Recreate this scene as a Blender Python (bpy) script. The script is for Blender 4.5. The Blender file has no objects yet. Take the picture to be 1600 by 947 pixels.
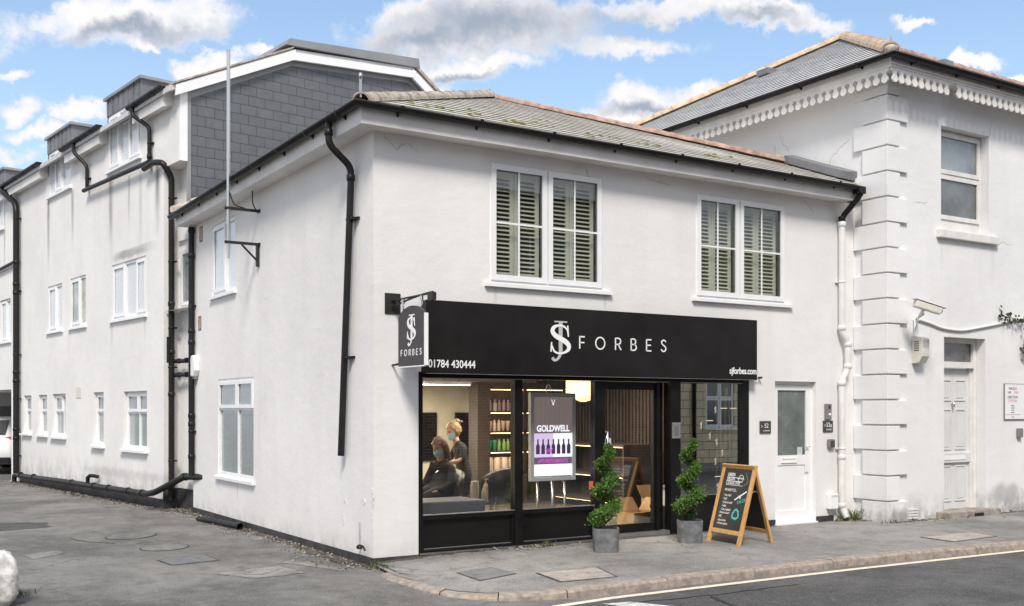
import bpy, bmesh, math, random
from mathutils import Vector, Matrix
C = bpy.context
SC = C.scene
COL = SC.collection
rnd = random.Random(7)
R_ = math.radians

# ------------------------------------------------------------------ camera
YAW = R_(32.2)
FWD = Vector((math.sin(YAW), math.cos(YAW), 0)); RGT = Vector((math.cos(YAW), -math.sin(YAW), 0)); UP = Vector((0, 0, 1))
EYE = Vector((-4.652, -10.123, 1.65))
cd = bpy.data.cameras.new('camera'); cam = bpy.data.objects.new('camera', cd); COL.objects.link(cam)
cam.location = EYE; cam.rotation_euler = (R_(90), 0, -YAW)
cd.sensor_width = 36; cd.lens = 36.9; cd.shift_y = 0.104; cd.clip_end = 2000; cd.clip_start = 0.05
SC.camera = cam
# ------------------------------------------------------------------ view / render
SC.view_settings.view_transform = 'Standard'; SC.view_settings.look = 'None'
SC.view_settings.gamma = 1; SC.view_settings.exposure = 1.32
SC.cycles.use_denoising = True
SC.cycles.max_bounces = 10; SC.cycles.transparent_max_bounces = 16; SC.cycles.glossy_bounces = 4; SC.cycles.diffuse_bounces = 4
SC.cycles.sample_clamp_indirect = 6; SC.cycles.caustics_reflective = False; SC.cycles.caustics_refractive = False
# ------------------------------------------------------------------ world and sun
SUN_EL, SUN_AZ = 48, 215          # degrees, azimuth clockwise from +Y
sd = bpy.data.lights.new('sun', 'SUN'); sun = bpy.data.objects.new('sun', sd); COL.objects.link(sun)
sd.energy = 1.5; sd.angle = R_(15); sd.color = (1, .935, .85)
sv = Vector((math.sin(R_(SUN_AZ)) * math.cos(R_(SUN_EL)), math.cos(R_(SUN_AZ)) * math.cos(R_(SUN_EL)), math.sin(R_(SUN_EL))))
sun.rotation_euler = sv.to_track_quat('Z', 'Y').to_euler(); sun.location = (0, 0, 30)


class NT:
    """small helper round a node tree"""
    def __init__(s, tree): s.t = tree
    def n(s, typ, _set=None, **inp):
        nd = s.t.nodes.new(typ)
        for k, v in (_set or {}).items(): setattr(nd, k, v)
        for k, v in inp.items():
            key = int(k[1:]) if k[0] == 'i' and k[1:].isdigit() else k.replace('_', ' ')
            s.put(nd.inputs[key], v)
        return nd
    def put(s, sock, v):
        if isinstance(v, bpy.types.Node): v = v.outputs[0]
        if isinstance(v, bpy.types.NodeSocket): s.t.links.new(v, sock)
        elif v is not None:
            if sock.type == 'RGBA' and len(v) == 3: v = (*v, 1)
            sock.default_value = v
    def m(s, op, a, b=None, c=None, clamp=False):
        nd = s.t.nodes.new('ShaderNodeMath'); nd.operation = op; nd.use_clamp = clamp
        for i, v in enumerate((a, b, c)):
            if v is not None: s.put(nd.inputs[i], v)
        return nd.outputs[0]
    def vm(s, op, a, b=None):
        nd = s.t.nodes.new('ShaderNodeVectorMath'); nd.operation = op
        s.put(nd.inputs[0], a)
        if b is not None: s.put(nd.inputs[1], b)
        return nd.outputs['Value'] if op in ('DOT_PRODUCT', 'LENGTH') else nd.outputs[0]
    def mix(s, f, a, b, mode='MIX'):
        nd = s.t.nodes.new('ShaderNodeMix'); nd.data_type = 'RGBA'; nd.blend_type = mode
        s.put(nd.inputs[0], f); s.put(nd.inputs[6], a); s.put(nd.inputs[7], b)
        return nd.outputs[2]
    def ramp(s, x, a, b, lo=0., hi=1., smooth=True):
        nd = s.t.nodes.new('ShaderNodeMapRange'); nd.clamp = True
        if smooth: nd.interpolation_type = 'SMOOTHSTEP'
        for i, v in enumerate((x, a, b, lo, hi)): s.put(nd.inputs[i], v)
        return nd.outputs[0]
    def noise(s, vec, scale, detail=3, rough=.5, dist=0.):
        nd = s.n('ShaderNodeTexNoise', Scale=scale, Detail=detail, Roughness=rough, Distortion=dist)
        if vec is not None: s.put(nd.inputs['Vector'], vec)
        return nd.outputs['Fac']
    def pos(s): return s.n('ShaderNodeNewGeometry').outputs['Position']
    def scaled(s, vec, sx, sy, sz):
        nd = s.n('ShaderNodeVectorMath', {'operation': 'MULTIPLY'}); s.put(nd.inputs[0], vec); nd.inputs[1].default_value = (sx, sy, sz)
        return nd.outputs[0]
    def sep(s, v): return s.n('ShaderNodeSeparateXYZ', Vector=v)
    def comb(s, x, y, z): return s.n('ShaderNodeCombineXYZ', X=x, Y=y, Z=z).outputs[0]


W = bpy.data.worlds.new('World'); SC.world = W; W.use_nodes = True
t = NT(W.node_tree)
for nd in list(W.node_tree.nodes): W.node_tree.nodes.remove(nd)
sky = t.n('ShaderNodeTexSky', {'sky_type': 'NISHITA', 'sun_disc': False, 'sun_elevation': R_(SUN_EL), 'sun_rotation': R_(SUN_AZ), 'altitude': 50, 'air_density': 1.0, 'dust_density': .6, 'ozone_density': 2.2})
tc = t.n('ShaderNodeTexCoord').outputs['Generated']
wob = t.n('ShaderNodeTexNoise', Scale=7., Detail=5., Roughness=.6); t.put(wob.inputs['Vector'], tc)
wv = t.vm('SUBTRACT', wob.outputs['Color'], (.5, .5, .5)); wv = t.scaled(wv, .09, .09, .075)
wob2 = t.n('ShaderNodeTexNoise', Scale=23., Detail=6., Roughness=.65); t.put(wob2.inputs['Vector'], tc)
wv = t.vm('ADD', wv, t.scaled(t.vm('SUBTRACT', wob2.outputs['Color'], (.5, .5, .5)), .05, .05, .05))
dvec = t.vm('ADD', tc, wv)
# cumulus, each by the direction it lies in: (azimuth from the street view, elevation) written as tangents x 1640
clouds = [(190, 28, 180, 40), (255, 42, 95, 26), (95, 12, 80, 25), (235, 76, 22, 11), (30, 118, 30, 11), (30, 172, 45, 22), (140, 186, 45, 18), (70, 215, 60, 16), (25, 250, 50, 14),
          (325, 100, 48, 18), (410, 84, 45, 15), (790, 40, 235, 52), (690, 55, 150, 46), (640, 12, 80, 28), (965, 68, 135, 25), (745, 113, 92, 24), (1040, 12, 170, 26), (1205, 18, 150, 26), (1300, 22, 50, 20),
          (1440, 13, 36, 11), (1518, 92, 40, 12), (1010, 160, 85, 32), (955, 188, 75, 20), (1100, 146, 70, 20), (1585, 130, 30, 10), (660, 150, 60, 14), (-140, 60, 120, 40), (-100, 200, 100, 25), (1800, 60, 120, 40)]
greys = [(770, 45, 215, 46), (670, 62, 130, 34), (960, 35, 150, 30), (215, 50, 130, 20), (1010, 178, 80, 18), (735, 128, 60, 10), (1180, 24, 100, 14), (580, 85, 60, 20)]


def blob(vec, px, py, a, b):
    d0 = (FWD + RGT * ((px - 800) / 1640) + UP * ((640 - py) / 1640)); L = d0.length; d0 = d0 / L
    ri = (RGT - d0 * RGT.dot(d0)).normalized(); ui = d0.cross(ri); ui = -ui if ui.z < 0 else ui
    k = t.vm('SUBTRACT', vec, tuple(d0))
    x = t.m('MULTIPLY', t.vm('DOT_PRODUCT', k, tuple(ri)), 1640 * 1.0 / a * L)
    y = t.m('MULTIPLY', t.vm('DOT_PRODUCT', k, tuple(ui)), 1640 * 1.0 / b * L)
    return t.m('SUBTRACT', 1.0, t.m('SQRT', t.m('ADD', t.m('MULTIPLY', x, x), t.m('MULTIPLY', y, y))))


dens = None
for c in clouds:
    b_ = blob(dvec, *c); dens = b_ if dens is None else t.m('SMOOTH_MAX', dens, b_, .12)
gd = None
for c in greys:
    b_ = blob(dvec, *c); gd = b_ if gd is None else t.m('MAXIMUM', gd, b_)
cn = t.noise(t.scaled(tc, 1, 1, 1.25), 8, 10, .64); cn2 = t.noise(tc, 26, 8, .66)
d1 = t.m('ADD', dens, t.m('MULTIPLY', t.m('SUBTRACT', cn, .5), 2.1))
d1 = t.m('ADD', d1, t.m('MULTIPLY', t.m('SUBTRACT', cn2, .5), 1.5))
# unseen cloud added away from the open sky over the street, for soft white light
away = t.ramp(t.vm('DOT_PRODUCT', tc, tuple((FWD + UP * .3).normalized())), .82, .5, 0, 1)
bigc = t.ramp(t.noise(t.scaled(tc, 1, 1, 1.4), 2.6, 6, .55), .34, .5)
cover = t.m('MAXIMUM', t.ramp(d1, -.12, .5), t.m('MULTIPLY', away, bigc))
gmask = t.m('MULTIPLY', t.ramp(t.m('ADD', gd, t.m('MULTIPLY', t.m('SUBTRACT', cn2, .5), 1.1)), -.35, 1.0), t.ramp(cn, .33, .6, .55, 1))
soft = t.ramp(t.m('ADD', d1, t.m('MULTIPLY', t.m('SUBTRACT', cn2, .5), 1.5)), .1, 1.0)
ccol = t.mix(soft, (4.0, 4.2, 4.6), (4.9, 4.75, 4.7))
ccol = t.mix(gmask, ccol, (1.85, 2.15, 2.65))
skyc = t.mix(1.0, sky.outputs[0], (.97, .98, .94), 'MULTIPLY')
skyc = t.mix(t.ramp(t.sep(tc).outputs[2], .42, .02, .12, .6), skyc, (3.2, 4.0, 4.9))
final = t.mix(cover, skyc, ccol)
bg = t.n('ShaderNodeBackground', Color=final, Strength=.085)
wo = t.n('ShaderNodeOutputWorld', Surface=bg)

# ================================================================== materials
MATS = {}


def mat(name, col=(.5, .5, .5), rough=.6, metal=0., spec=.5, bump=0., bscale=60., var=0., vscale=3., coat=0., emit=0., ecol=None):
    """plain surface with a little procedural variation and bump"""
    if name in MATS: return MATS[name]
    m = bpy.data.materials.new(name); m.use_nodes = True; q = NT(m.node_tree)
    b = m.node_tree.nodes['Principled BSDF']
    b.inputs['Roughness'].default_value = rough; b.inputs['Metallic'].default_value = metal
    b.inputs['Specular IOR Level'].default_value = spec; b.inputs['Coat Weight'].default_value = coat
    b.inputs['Coat Roughness'].default_value = .04
    p = q.pos()
    if var:
        f = q.ramp(q.noise(p, vscale, 6, .6), .3, .7)
        q.put(b.inputs['Base Color'], q.mix(f, tuple(max(0, c * (1 - var)) for c in col), tuple(min(1, c * (1 + var)) for c in col)))
        q.put(b.inputs['Roughness'], q.ramp(q.noise(p, vscale * 4, 4), .2, .8, max(.02, rough - .08), min(1, rough + .08)))
    else: q.put(b.inputs['Base Color'], col)
    if bump:
        bn = q.n('ShaderNodeBump', Strength=bump, Distance=.01, Height=q.noise(p, bscale, 5, .6)); q.put(b.inputs['Normal'], bn)
    if emit:
        q.put(b.inputs['Emission Color'], ecol or col); b.inputs['Emission Strength'].default_value = emit
    MATS[name] = m
    return m


N0 = Vector((-.264, 7.676, 0)); UN = Vector((-.1305, .9914, 0)); VN = Vector((.9914, .1305, 0))


def stucco(name, col, axis, streaks=(), grime=.25, org=(0, 0, 0), zg=.5, patches=()):
    m = bpy.data.materials.new(name); m.use_nodes = True; q = NT(m.node_tree)
    b = m.node_tree.nodes['Principled BSDF']; b.inputs['Roughness'].default_value = .88; b.inputs['Specular IOR Level'].default_value = .2
    p = q.pos(); z = q.sep(p).outputs[2]
    sdist = q.vm('DOT_PRODUCT', q.vm('SUBTRACT', p, tuple(org)), tuple(axis))
    c = q.mix(q.ramp(q.noise(p, .55, 7, .62), .32, .72), tuple(x * .9 for x in col), col)
    run = q.ramp(q.noise(q.scaled(p, 3.2, 3.2, .3), 1.0, 6, .6), .5, .78)
    c = q.mix(q.m('MULTIPLY', run, .13), c, (.50, .48, .455))
    fine = q.ramp(q.noise(p, 9, 8, .7), .58, .75)
    c = q.mix(q.m('MULTIPLY', fine, .09), c, (.5, .485, .46))
    low = q.m('MULTIPLY', q.ramp(z, zg, .02), q.ramp(q.noise(q.scaled(p, 1, 1, .6), 4.5, 7, .65), .36, .66))
    c = q.mix(q.m('MULTIPLY', low, grime), c, (.2, .19, .17))
    acc = None
    for (s0, zt, zb, w, k) in streaks:
        d = q.m('DIVIDE', q.m('SUBTRACT', sdist, s0), w)
        g = q.m('EXPONENT', q.m('MULTIPLY', q.m('MULTIPLY', d, d), -1.))
        zz = q.m('MULTIPLY', q.ramp(z, zb, zt - .1, 0, k), q.ramp(z, zt + .02, zt, 0, 1))
        v = q.m('MULTIPLY', g, zz); acc = v if acc is None else q.m('MAXIMUM', acc, v)
    if acc is not None:
        acc = q.m('MULTIPLY', acc, q.ramp(q.noise(q.scaled(p, 10, 10, 1.2), 1.6, 5, .6), .2, .62, .25, 1))
        c = q.mix(acc, c, (.12, .12, .125))
    for (s0, z0, rs, rz, k) in patches:      # soot and damp patches, with a ragged outline
        a = q.m('DIVIDE', q.m('SUBTRACT', sdist, s0), rs); bb = q.m('DIVIDE', q.m('SUBTRACT', z, z0), rz)
        rr = q.m('SQRT', q.m('ADD', q.m('MULTIPLY', a, a), q.m('MULTIPLY', bb, bb)))
        rr = q.m('ADD', rr, q.m('MULTIPLY', q.m('SUBTRACT', q.noise(p, 5, 7, .7), .5), 1.5))
        c = q.mix(q.ramp(rr, 1.0, .35, 0, k), c, (.25, .245, .24))
    q.put(b.inputs['Base Color'], c)
    h = q.m('ADD', q.m('ADD', q.m('MULTIPLY', q.noise(p, 70, 4, .6), .5), q.m('MULTIPLY', q.noise(p, 17, 5, .6), .7)), q.m('MULTIPLY', q.noise(q.scaled(p, 1, 1, 1.6), 3.5, 4, .5), 1.8))
    q.put(b.inputs['Normal'], q.n('ShaderNodeBump', Strength=.25, Distance=.014, Height=h))
    return m


def asphalt(name, a, bcol, specks=.5, patch=0.):
    m = bpy.data.materials.new(name); m.use_nodes = True; q = NT(m.node_tree)
    b = m.node_tree.nodes['Principled BSDF']; b.inputs['Roughness'].default_value = .9; b.inputs['Specular IOR Level'].default_value = .25
    p = q.pos()
    c = q.mix(q.ramp(q.noise(p, .45, 9, .66, .4), .36, .62), tuple(x * .78 for x in a), tuple(x * 1.06 for x in bcol))
    c = q.mix(q.m('MULTIPLY', q.ramp(q.noise(p, 2.7, 9, .75), .46, .7), .7), c, tuple(x * .62 for x in a))
    c = q.mix(q.m('MULTIPLY', q.ramp(q.noise(q.scaled(p, 1, .35, 1), 1.1, 6, .65), .58, .74), .5), c, tuple(min(1, x * 1.5) for x in bcol))
    md = q.noise(p, 6, 11, .86)
    c = q.mix(q.ramp(md, .5, .64, 0, .5), c, tuple(min(1, x * 1.45) for x in bcol)); c = q.mix(q.ramp(md, .47, .35, 0, .55), c, tuple(x * .55 for x in a))
    sp = q.noise(p, 60, 4, .8)
    c = q.mix(q.ramp(sp, .52, .68, 0, specks), c, tuple(min(1, x * 2.2) for x in bcol))
    c = q.mix(q.ramp(sp, .47, .33, 0, specks), c, tuple(x * .35 for x in a))
    # fine cracks
    vo = q.n('ShaderNodeTexVoronoi', {'feature': 'DISTANCE_TO_EDGE'}, Scale=.42, Randomness=1.)
    wn = q.n('ShaderNodeTexNoise', Scale=2.2, Detail=6.); q.put(wn.inputs['Vector'], p)
    q.put(vo.inputs['Vector'], q.vm('ADD', p, q.scaled(wn.outputs['Color'], .8, .8, 0)))
    ck = q.m('MULTIPLY', q.ramp(vo.outputs[0], .012, .003, 0, 1), q.ramp(q.noise(p, .8, 3), .52, .62))
    c = q.mix(q.m('MULTIPLY', ck, .4), c, (.05, .05, .05))
    q.put(b.inputs['Base Color'], c)
    h = q.m('ADD', q.m('MULTIPLY', sp, .6), q.m('MULTIPLY', md, .8))
    q.put(b.inputs['Normal'], q.n('ShaderNodeBump', Strength=.85, Distance=.012, Height=h))
    return m


def brickmat(name, org, sax, c1, c2, mortar, bw, rh, ms=.006, off=.5, rough=.6, bump=.6, spec=.4):
    m = bpy.data.materials.new(name); m.use_nodes = True; q = NT(m.node_tree)
    b = m.node_tree.nodes['Principled BSDF']; b.inputs['Roughness'].default_value = rough; b.inputs['Specular IOR Level'].default_value = spec
    p = q.pos(); rel = q.vm('SUBTRACT', p, tuple(org))
    v = q.comb(q.vm('DOT_PRODUCT', rel, tuple(sax)), q.sep(rel).outputs[2], 0.)
    br = q.n('ShaderNodeTexBrick', {'offset': off}, Color1=c1, Color2=c2, Mortar=mortar, Scale=1., Mortar_Size=ms, Mortar_Smooth=.2, Bias=0., Brick_Width=bw, Row_Height=rh)
    q.put(br.inputs['Vector'], v)
    c = q.mix(q.ramp(q.noise(p, 6, 6, .7), .35, .75, 0, .35), br.outputs[0], tuple(x * .6 for x in c1))
    q.put(b.inputs['Base Color'], c)
    h = q.m('SUBTRACT', q.m('MULTIPLY', q.noise(p, 40, 4), .15), br.outputs[1])
    q.put(b.inputs['Normal'], q.n('ShaderNodeBump', Strength=bump, Distance=.01, Height=h))
    return m


def glassmat(name, tint=(.95, .97, .96), f0=.05, rough=0.0):
    m = bpy.data.materials.new(name); m.use_nodes = True; q = NT(m.node_tree)
    for nd in list(m.node_tree.nodes): m.node_tree.nodes.remove(nd)
    tr = q.n('ShaderNodeBsdfTransparent', Color=tint); gl = q.n('ShaderNodeBsdfGlossy', Roughness=rough)
    ge = q.n('ShaderNodeNewGeometry'); co = q.m('ABSOLUTE', q.vm('DOT_PRODUCT', ge.outputs['Normal'], ge.outputs['Incoming']))
    fr = q.m('MULTIPLY_ADD', q.m('POWER', q.m('SUBTRACT', 1., co, clamp=True), 5.), 1 - f0, f0)
    p = q.pos(); bn = q.n('ShaderNodeBump', Strength=.02, Distance=.01, Height=q.noise(p, 1.6, 2))
    q.put(gl.inputs['Normal'], bn)
    mx = q.n('ShaderNodeMixShader'); q.put(mx.inputs[0], fr); q.put(mx.inputs[1], tr); q.put(mx.inputs[2], gl)
    q.n('ShaderNodeOutputMaterial', Surface=mx)
    return m


def slate(name, a, b_, lichen=0.):
    m = bpy.data.materials.new(name); m.use_nodes = True; q = NT(m.node_tree)
    b = m.node_tree.nodes['Principled BSDF']; b.inputs['Roughness'].default_value = .72; b.inputs['Specular IOR Level'].default_value = .3
    p = q.pos()
    c = q.mix(q.ramp(q.noise(q.scaled(p, 5, 5, 9), 1., 6, .65), .3, .7), a, b_)
    if lichen:
        c = q.mix(q.ramp(q.noise(p, 2.1, 8, .7), .52, .68, 0, lichen), c, (.36, .36, .31))
        c = q.mix(q.ramp(q.noise(p, 9, 6, .7), .6, .7, 0, lichen), c, (.44, .43, .40))
    q.put(b.inputs['Base Color'], c)
    q.put(b.inputs['Normal'], q.n('ShaderNodeBump', Strength=.5, Distance=.01, Height=q.noise(p, 30, 5)))
    return m


def wood(name, a, b_, axis='z', rough=.5):
    m = bpy.data.materials.new(name); m.use_nodes = True; q = NT(m.node_tree)
    b = m.node_tree.nodes['Principled BSDF']; b.inputs['Roughness'].default_value = rough
    p = q.pos(); sc = {'z': (38, 38, 3), 'x': (3, 38, 38)}[axis]
    f = q.ramp(q.noise(q.scaled(p, *sc), 1., 5, .6, .6), .3, .72)
    q.put(b.inputs['Base Color'], q.mix(f, a, b_))
    q.put(b.inputs['Normal'], q.n('ShaderNodeBump', Strength=.15, Distance=.005, Height=f))
    return m


def leafmat(name, a, b_, c_):
    m = bpy.data.materials.new(name); m.use_nodes = True; q = NT(m.node_tree)
    b = m.node_tree.nodes['Principled BSDF']; b.inputs['Roughness'].default_value = .5; b.inputs['Specular IOR Level'].default_value = .35
    p = q.pos(); n1 = q.ramp(q.noise(p, 9, 3), .3, .7); n2 = q.ramp(q.noise(p, 45, 2), .45, .75)
    c = q.mix(n2, q.mix(n1, a, b_), c_)
    q.put(b.inputs['Base Color'], c)
    tr = q.n('ShaderNodeBsdfTranslucent', Color=c); mx = q.n('ShaderNodeMixShader'); mx.inputs[0].default_value = .25
    q.put(mx.inputs[1], b); q.put(mx.inputs[2], tr)
    q.put(m.node_tree.nodes['Material Output'].inputs[0], mx)
    return m


WH = (.80, .785, .765)
M_LANE = stucco('render_lane_wall', (.82, .80, .782), (0, 1, 0), streaks=[(.35, .42, .02, .03, .6), (4.6, .62, .3, .02, .35)], grime=.35, zg=.35)
M_FRONT = stucco('render_front_wall', (.81, .798, .79), (1, 0, 0), grime=.2, zg=.4, streaks=[(1.5, 3.03, 2.8, .02, .25), (3.05, 3.03, 2.85, .02, .25)])
M_RB = stucco('render_corner_building', (.83, .83, .835), (1, 0, 0), grime=.75, zg=.55, streaks=[(8.75, 4.1, 3.4, .04, .12), (9.98, 4.1, 3.5, .05, .15)], patches=[(10.3, .35, .6, .22, .5), (7.75, .15, .3, .14, .6)])
M_RBS = stucco('render_corner_building_side', (.83, .83, .835), (0, 1, 0), grime=.4, patches=[(-.05, 4.15, .14, .34, .8)])
M_NB = stucco('render_side_building', (.82, .805, .79), UN, org=N0, grime=.5, zg=.9,
              streaks=[(.28, 5.75, 4.35, .10, .85), (1.05, 5.78, 3.9, .07, .35), (1.62, 5.8, 4.6, .05, .5), (2.55, 5.95, 4.2, .10, .85), (4.78, 6.05, 4.6, .07, .7), (6.4, 6.08, 4.3, .08, .9),
                       (1.0, 4.5, 4.3, .5, .35), (1.9, 4.5, 4.3, .5, .35), (2.5, 3.28, 2.6, .06, .3), (.85, 3.28, 2.7, .05, .25), (5.0, 3.28, 2.4, .1, .15), (9.9, 6.3, 4.6, .06, .7)],
              patches=[(1.6, 4.42, 1.0, .1, .5), (2.0, .5, 3.0, .12, .25)])
M_PVC = mat('white_upvc', (.82, .825, .83), .35, var=.03, vscale=4)
M_PVCD = mat('weathered_white_paint', (.72, .705, .68), .55, var=.08, vscale=5, bump=.1)
M_FASCIA = mat('white_painted_eaves', (.74, .72, .70), .6, var=.10, vscale=2.2, bump=.1)
M_BLK = mat('black_plastic_pipe', (.014, .013, .013), .42, spec=.28, var=.25, vscale=3)
M_IRON = mat('black_painted_iron', (.02, .018, .018), .5, var=.3, bump=.2, bscale=40)
M_SHOP = mat('black_shopfront_paint', (.007, .0066, .0068), .34, spec=.35, var=.2, vscale=2)
M_SIGN = mat('black_sign_face', (.011, .0092, .0092), .45, spec=.3, var=.25, vscale=.8)
M_SIGNG = mat('charcoal_sign_face', (.045, .04, .041), .5, var=.12, vscale=3)
M_WHITE = mat('white_letter', (.86, .86, .86), .5)
M_GREY = mat('silver_letter', (.5, .5, .51), .4)
M_LEAD = mat('lead_sheet', (.17, .175, .19), .55, metal=.15, var=.25, vscale=3, bump=.25, bscale=18)
M_LEADL = mat('grey_roof_edge', (.27, .275, .285), .5, metal=.1, var=.12, vscale=2)
M_STEEL = mat('stainless_steel', (.62, .61, .60), .28, metal=1.)
M_ALU = mat('aluminium_trim', (.42, .42, .43), .35, metal=.8, var=.1)
M_PLINTH = mat('black_plinth_paint', (.042, .041, .042), .75, var=.45, vscale=3.5, bump=.5, bscale=25)
M_GLASS = glassmat('window_glass', (.95, .97, .96), .10); M_DOORGL = glassmat('door_glass', (.95, .955, .95), .17); M_BOOSTGL = glassmat('boosted_reflection_glass', (.85, .85, .83), .50)  # right-hand pane's reflectance raised above plain glass to strengthen its reflection
M_SHOPGL = glassmat('shop_glass', (.94, .945, .94), .15)
M_FROST = mat('frosted_pane', (.26, .30, .30), .25, var=.10, vscale=.9, coat=1.)
M_PALEP = mat('pane_with_pale_blind', (.62, .64, .66), .3, var=.05, vscale=.9, coat=1.)
M_GREYP = mat('pane_with_grey_net', (.21, .235, .25), .25, var=.3, vscale=1.8, coat=1.)
M_DARKP = mat('dark_pane', (.06, .062, .065), .12, var=.3, vscale=1.5, coat=1.)
M_SHUT = mat('cream_shutter', (.62, .61, .51), .5, var=.05)
M_TERRA = mat('terracotta_vent', (.28, .16, .10), .8, var=.3, vscale=20, bump=.4)
M_SLATE = slate('old_roof_slate', (.43, .41, .375), (.60, .575, .525), .45)
M_SLATE2 = slate('grey_roof_slate', (.50, .50, .51), (.64, .64, .65))
M_HIPT = mat('weathered_hip_tile', (.42, .365, .31), .85, var=.35, vscale=9, bump=.6, bscale=40)
M_REDT = mat('red_ridge_tile', (.38, .25, .20), .85, var=.35, vscale=7, bump=.5, bscale=40)
M_ORGT = mat('orange_ridge_tile', (.55, .415, .295), .8, var=.25, vscale=6, bump=.4)
M_GABLE = brickmat('slate_grey_cladding', N0, VN, (.122, .129, .147), (.142, .15, .169), (.035, .036, .04), .30, .165, .0045, bump=.6, rough=.5)
M_MOSS = mat('moss', (.16, .17, .035), .95, var=.5, vscale=30, bump=.9, bscale=90)
M_CONC = mat('old_concrete', (.30, .265, .235), .9, var=.35, vscale=7, bump=.6)
M_KERB = mat('granite_kerb', (.315, .265, .225), .85, var=.30, vscale=14, bump=.5, bscale=70)
M_PAVE = asphalt('pavement_asphalt', (.21, .202, .192), (.275, .265, .252), .45)
M_LANEG = asphalt('lane_asphalt', (.132, .128, .122), (.208, .202, .193), .6)
M_ROAD = asphalt('road_asphalt', (.085, .084, .084), (.122, .121, .121), .7)
M_LINE = mat('worn_cream_paint', (.76, .67, .53), .8, var=.18, vscale=14, bump=.4)
M_LINEW = mat('worn_white_paint', (.55, .55, .54), .8, var=.3, vscale=18, bump=.4)
M_LEAF = leafmat('box_leaf', (.05, .115, .02), (.11, .22, .04), (.22, .36, .08))
M_IVY = leafmat('ivy_leaf', (.02, .035, .015), (.04, .075, .025), (.07, .10, .04))
M_PLANT = mat('grey_planter', (.145, .15, .16), .8, var=.35, vscale=12, bump=.5, bscale=50)
M_SOIL = mat('soil', (.03, .022, .016), .95, bump=.9, bscale=50)
M_PINE = wood('varnished_pine', (.52, .27, .085), (.68, .40, .16))
M_CHALK = mat('chalkboard', (.022, .022, .024), .6, var=.25, vscale=6)
M_TEAL = mat('teal_chalk', (.08, .52, .50), .9)
M_CREAMW = mat('cream_wall_paint', (.62, .57, .45), .8, var=.05)
M_BROWNP = mat('dark_brown_panel', (.055, .040, .034), .5, var=.2)
M_FLOORI = mat('salon_floor', (.12, .11, .10), .3, var=.2)
M_CEIL = mat('salon_ceiling', (.55, .50, .42), .8)
M_LEATH = mat('black_leather', (.018, .018, .02), .35, var=.2, bump=.15)
M_CHROME = mat('chrome', (.75, .75, .76), .12, metal=1.)
M_MIRROR = mat('mirror', (.65, .67, .70), .02, metal=1.)
M_CARD = mat('cardboard', (.50, .32, .16), .85, var=.12, vscale=5)
M_BENCH = mat('slate_blue_upholstery', (.07, .08, .10), .7, var=.2, bump=.2)
M_CARW = mat('white_car_paint', (.80, .80, .80), .25, coat=1.)
M_TYRE = mat('black_rubber', (.018, .018, .018), .75, bump=.2)
M_RED = mat('red_lens', (.30, .03, .035), .15, coat=1.)
M_PLATE = mat('yellow_plate', (.62, .47, .22), .5)
M_CREAMP = mat('cream_plastic', (.66, .64, .57), .45, var=.06, vscale=6)
M_GREYPL = mat('grey_plastic', (.20, .20, .205), .45, var=.1)
M_PLAQ = mat('dark_grey_plaque', (.055, .053, .055), .5, var=.12, vscale=10)
M_LEDW = mat('white_led_strip', (1, .97, .9), .5, emit=9., ecol=(1, .95, .86))
M_LEDWARM = mat('warm_led_strip', (1, .75, .45), .5, emit=5., ecol=(1, .66, .34))
M_PINK = mat('pink_print', (.62, .12, .25), .6)
M_BLACKT = mat('black_print', (.03, .03, .03), .6)
M_ROCK = mat('whitewashed_stone', (.62, .61, .59), .9, var=.35, vscale=12, bump=.9, bscale=14)
M_SKIN = mat('skin', (.55, .33, .24), .5, spec=.3)
M_BLOND = mat('blond_hair', (.30, .20, .10), .55, var=.35, vscale=40)
M_BRUN = mat('auburn_hair', (.085, .038, .022), .5, var=.4, vscale=40)
M_TEE = mat('black_cloth', (.014, .014, .016), .85, bump=.3)
M_MASK = mat('pale_blue_mask', (.33, .52, .58), .8)

# ================================================================== geometry helpers


class Frame:
    def __init__(s, o, sx, n): s.o = Vector(o); s.s = Vector(sx).normalized(); s.n = Vector(n).normalized()
    def __call__(s, a, n, z): return s.o + s.s * a + s.n * n + UP * z


WORLD = Frame((0, 0, 0), (1, 0, 0), (0, 1, 0))
FR = Frame((0, 0, 0), (1, 0, 0), (0, -1, 0))          # street front: s = X, n towards the street
SD = Frame((0, 0, 0), (0, 1, 0), (-1, 0, 0))          # lane side: s = Y, n towards the lane
NB = Frame(N0, UN, -VN)                               # neighbour, lane wall
GB = Frame(N0 - UN * .62, VN, -UN)                    # neighbour, slate gable
RX, RY = 7.54, -.55
RF = Frame((0, RY, 0), (1, 0, 0), (0, -1, 0))         # corner building, street front
RS = Frame((RX, 0, 0), (0, 1, 0), (-1, 0, 0))         # corner building, side


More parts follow.
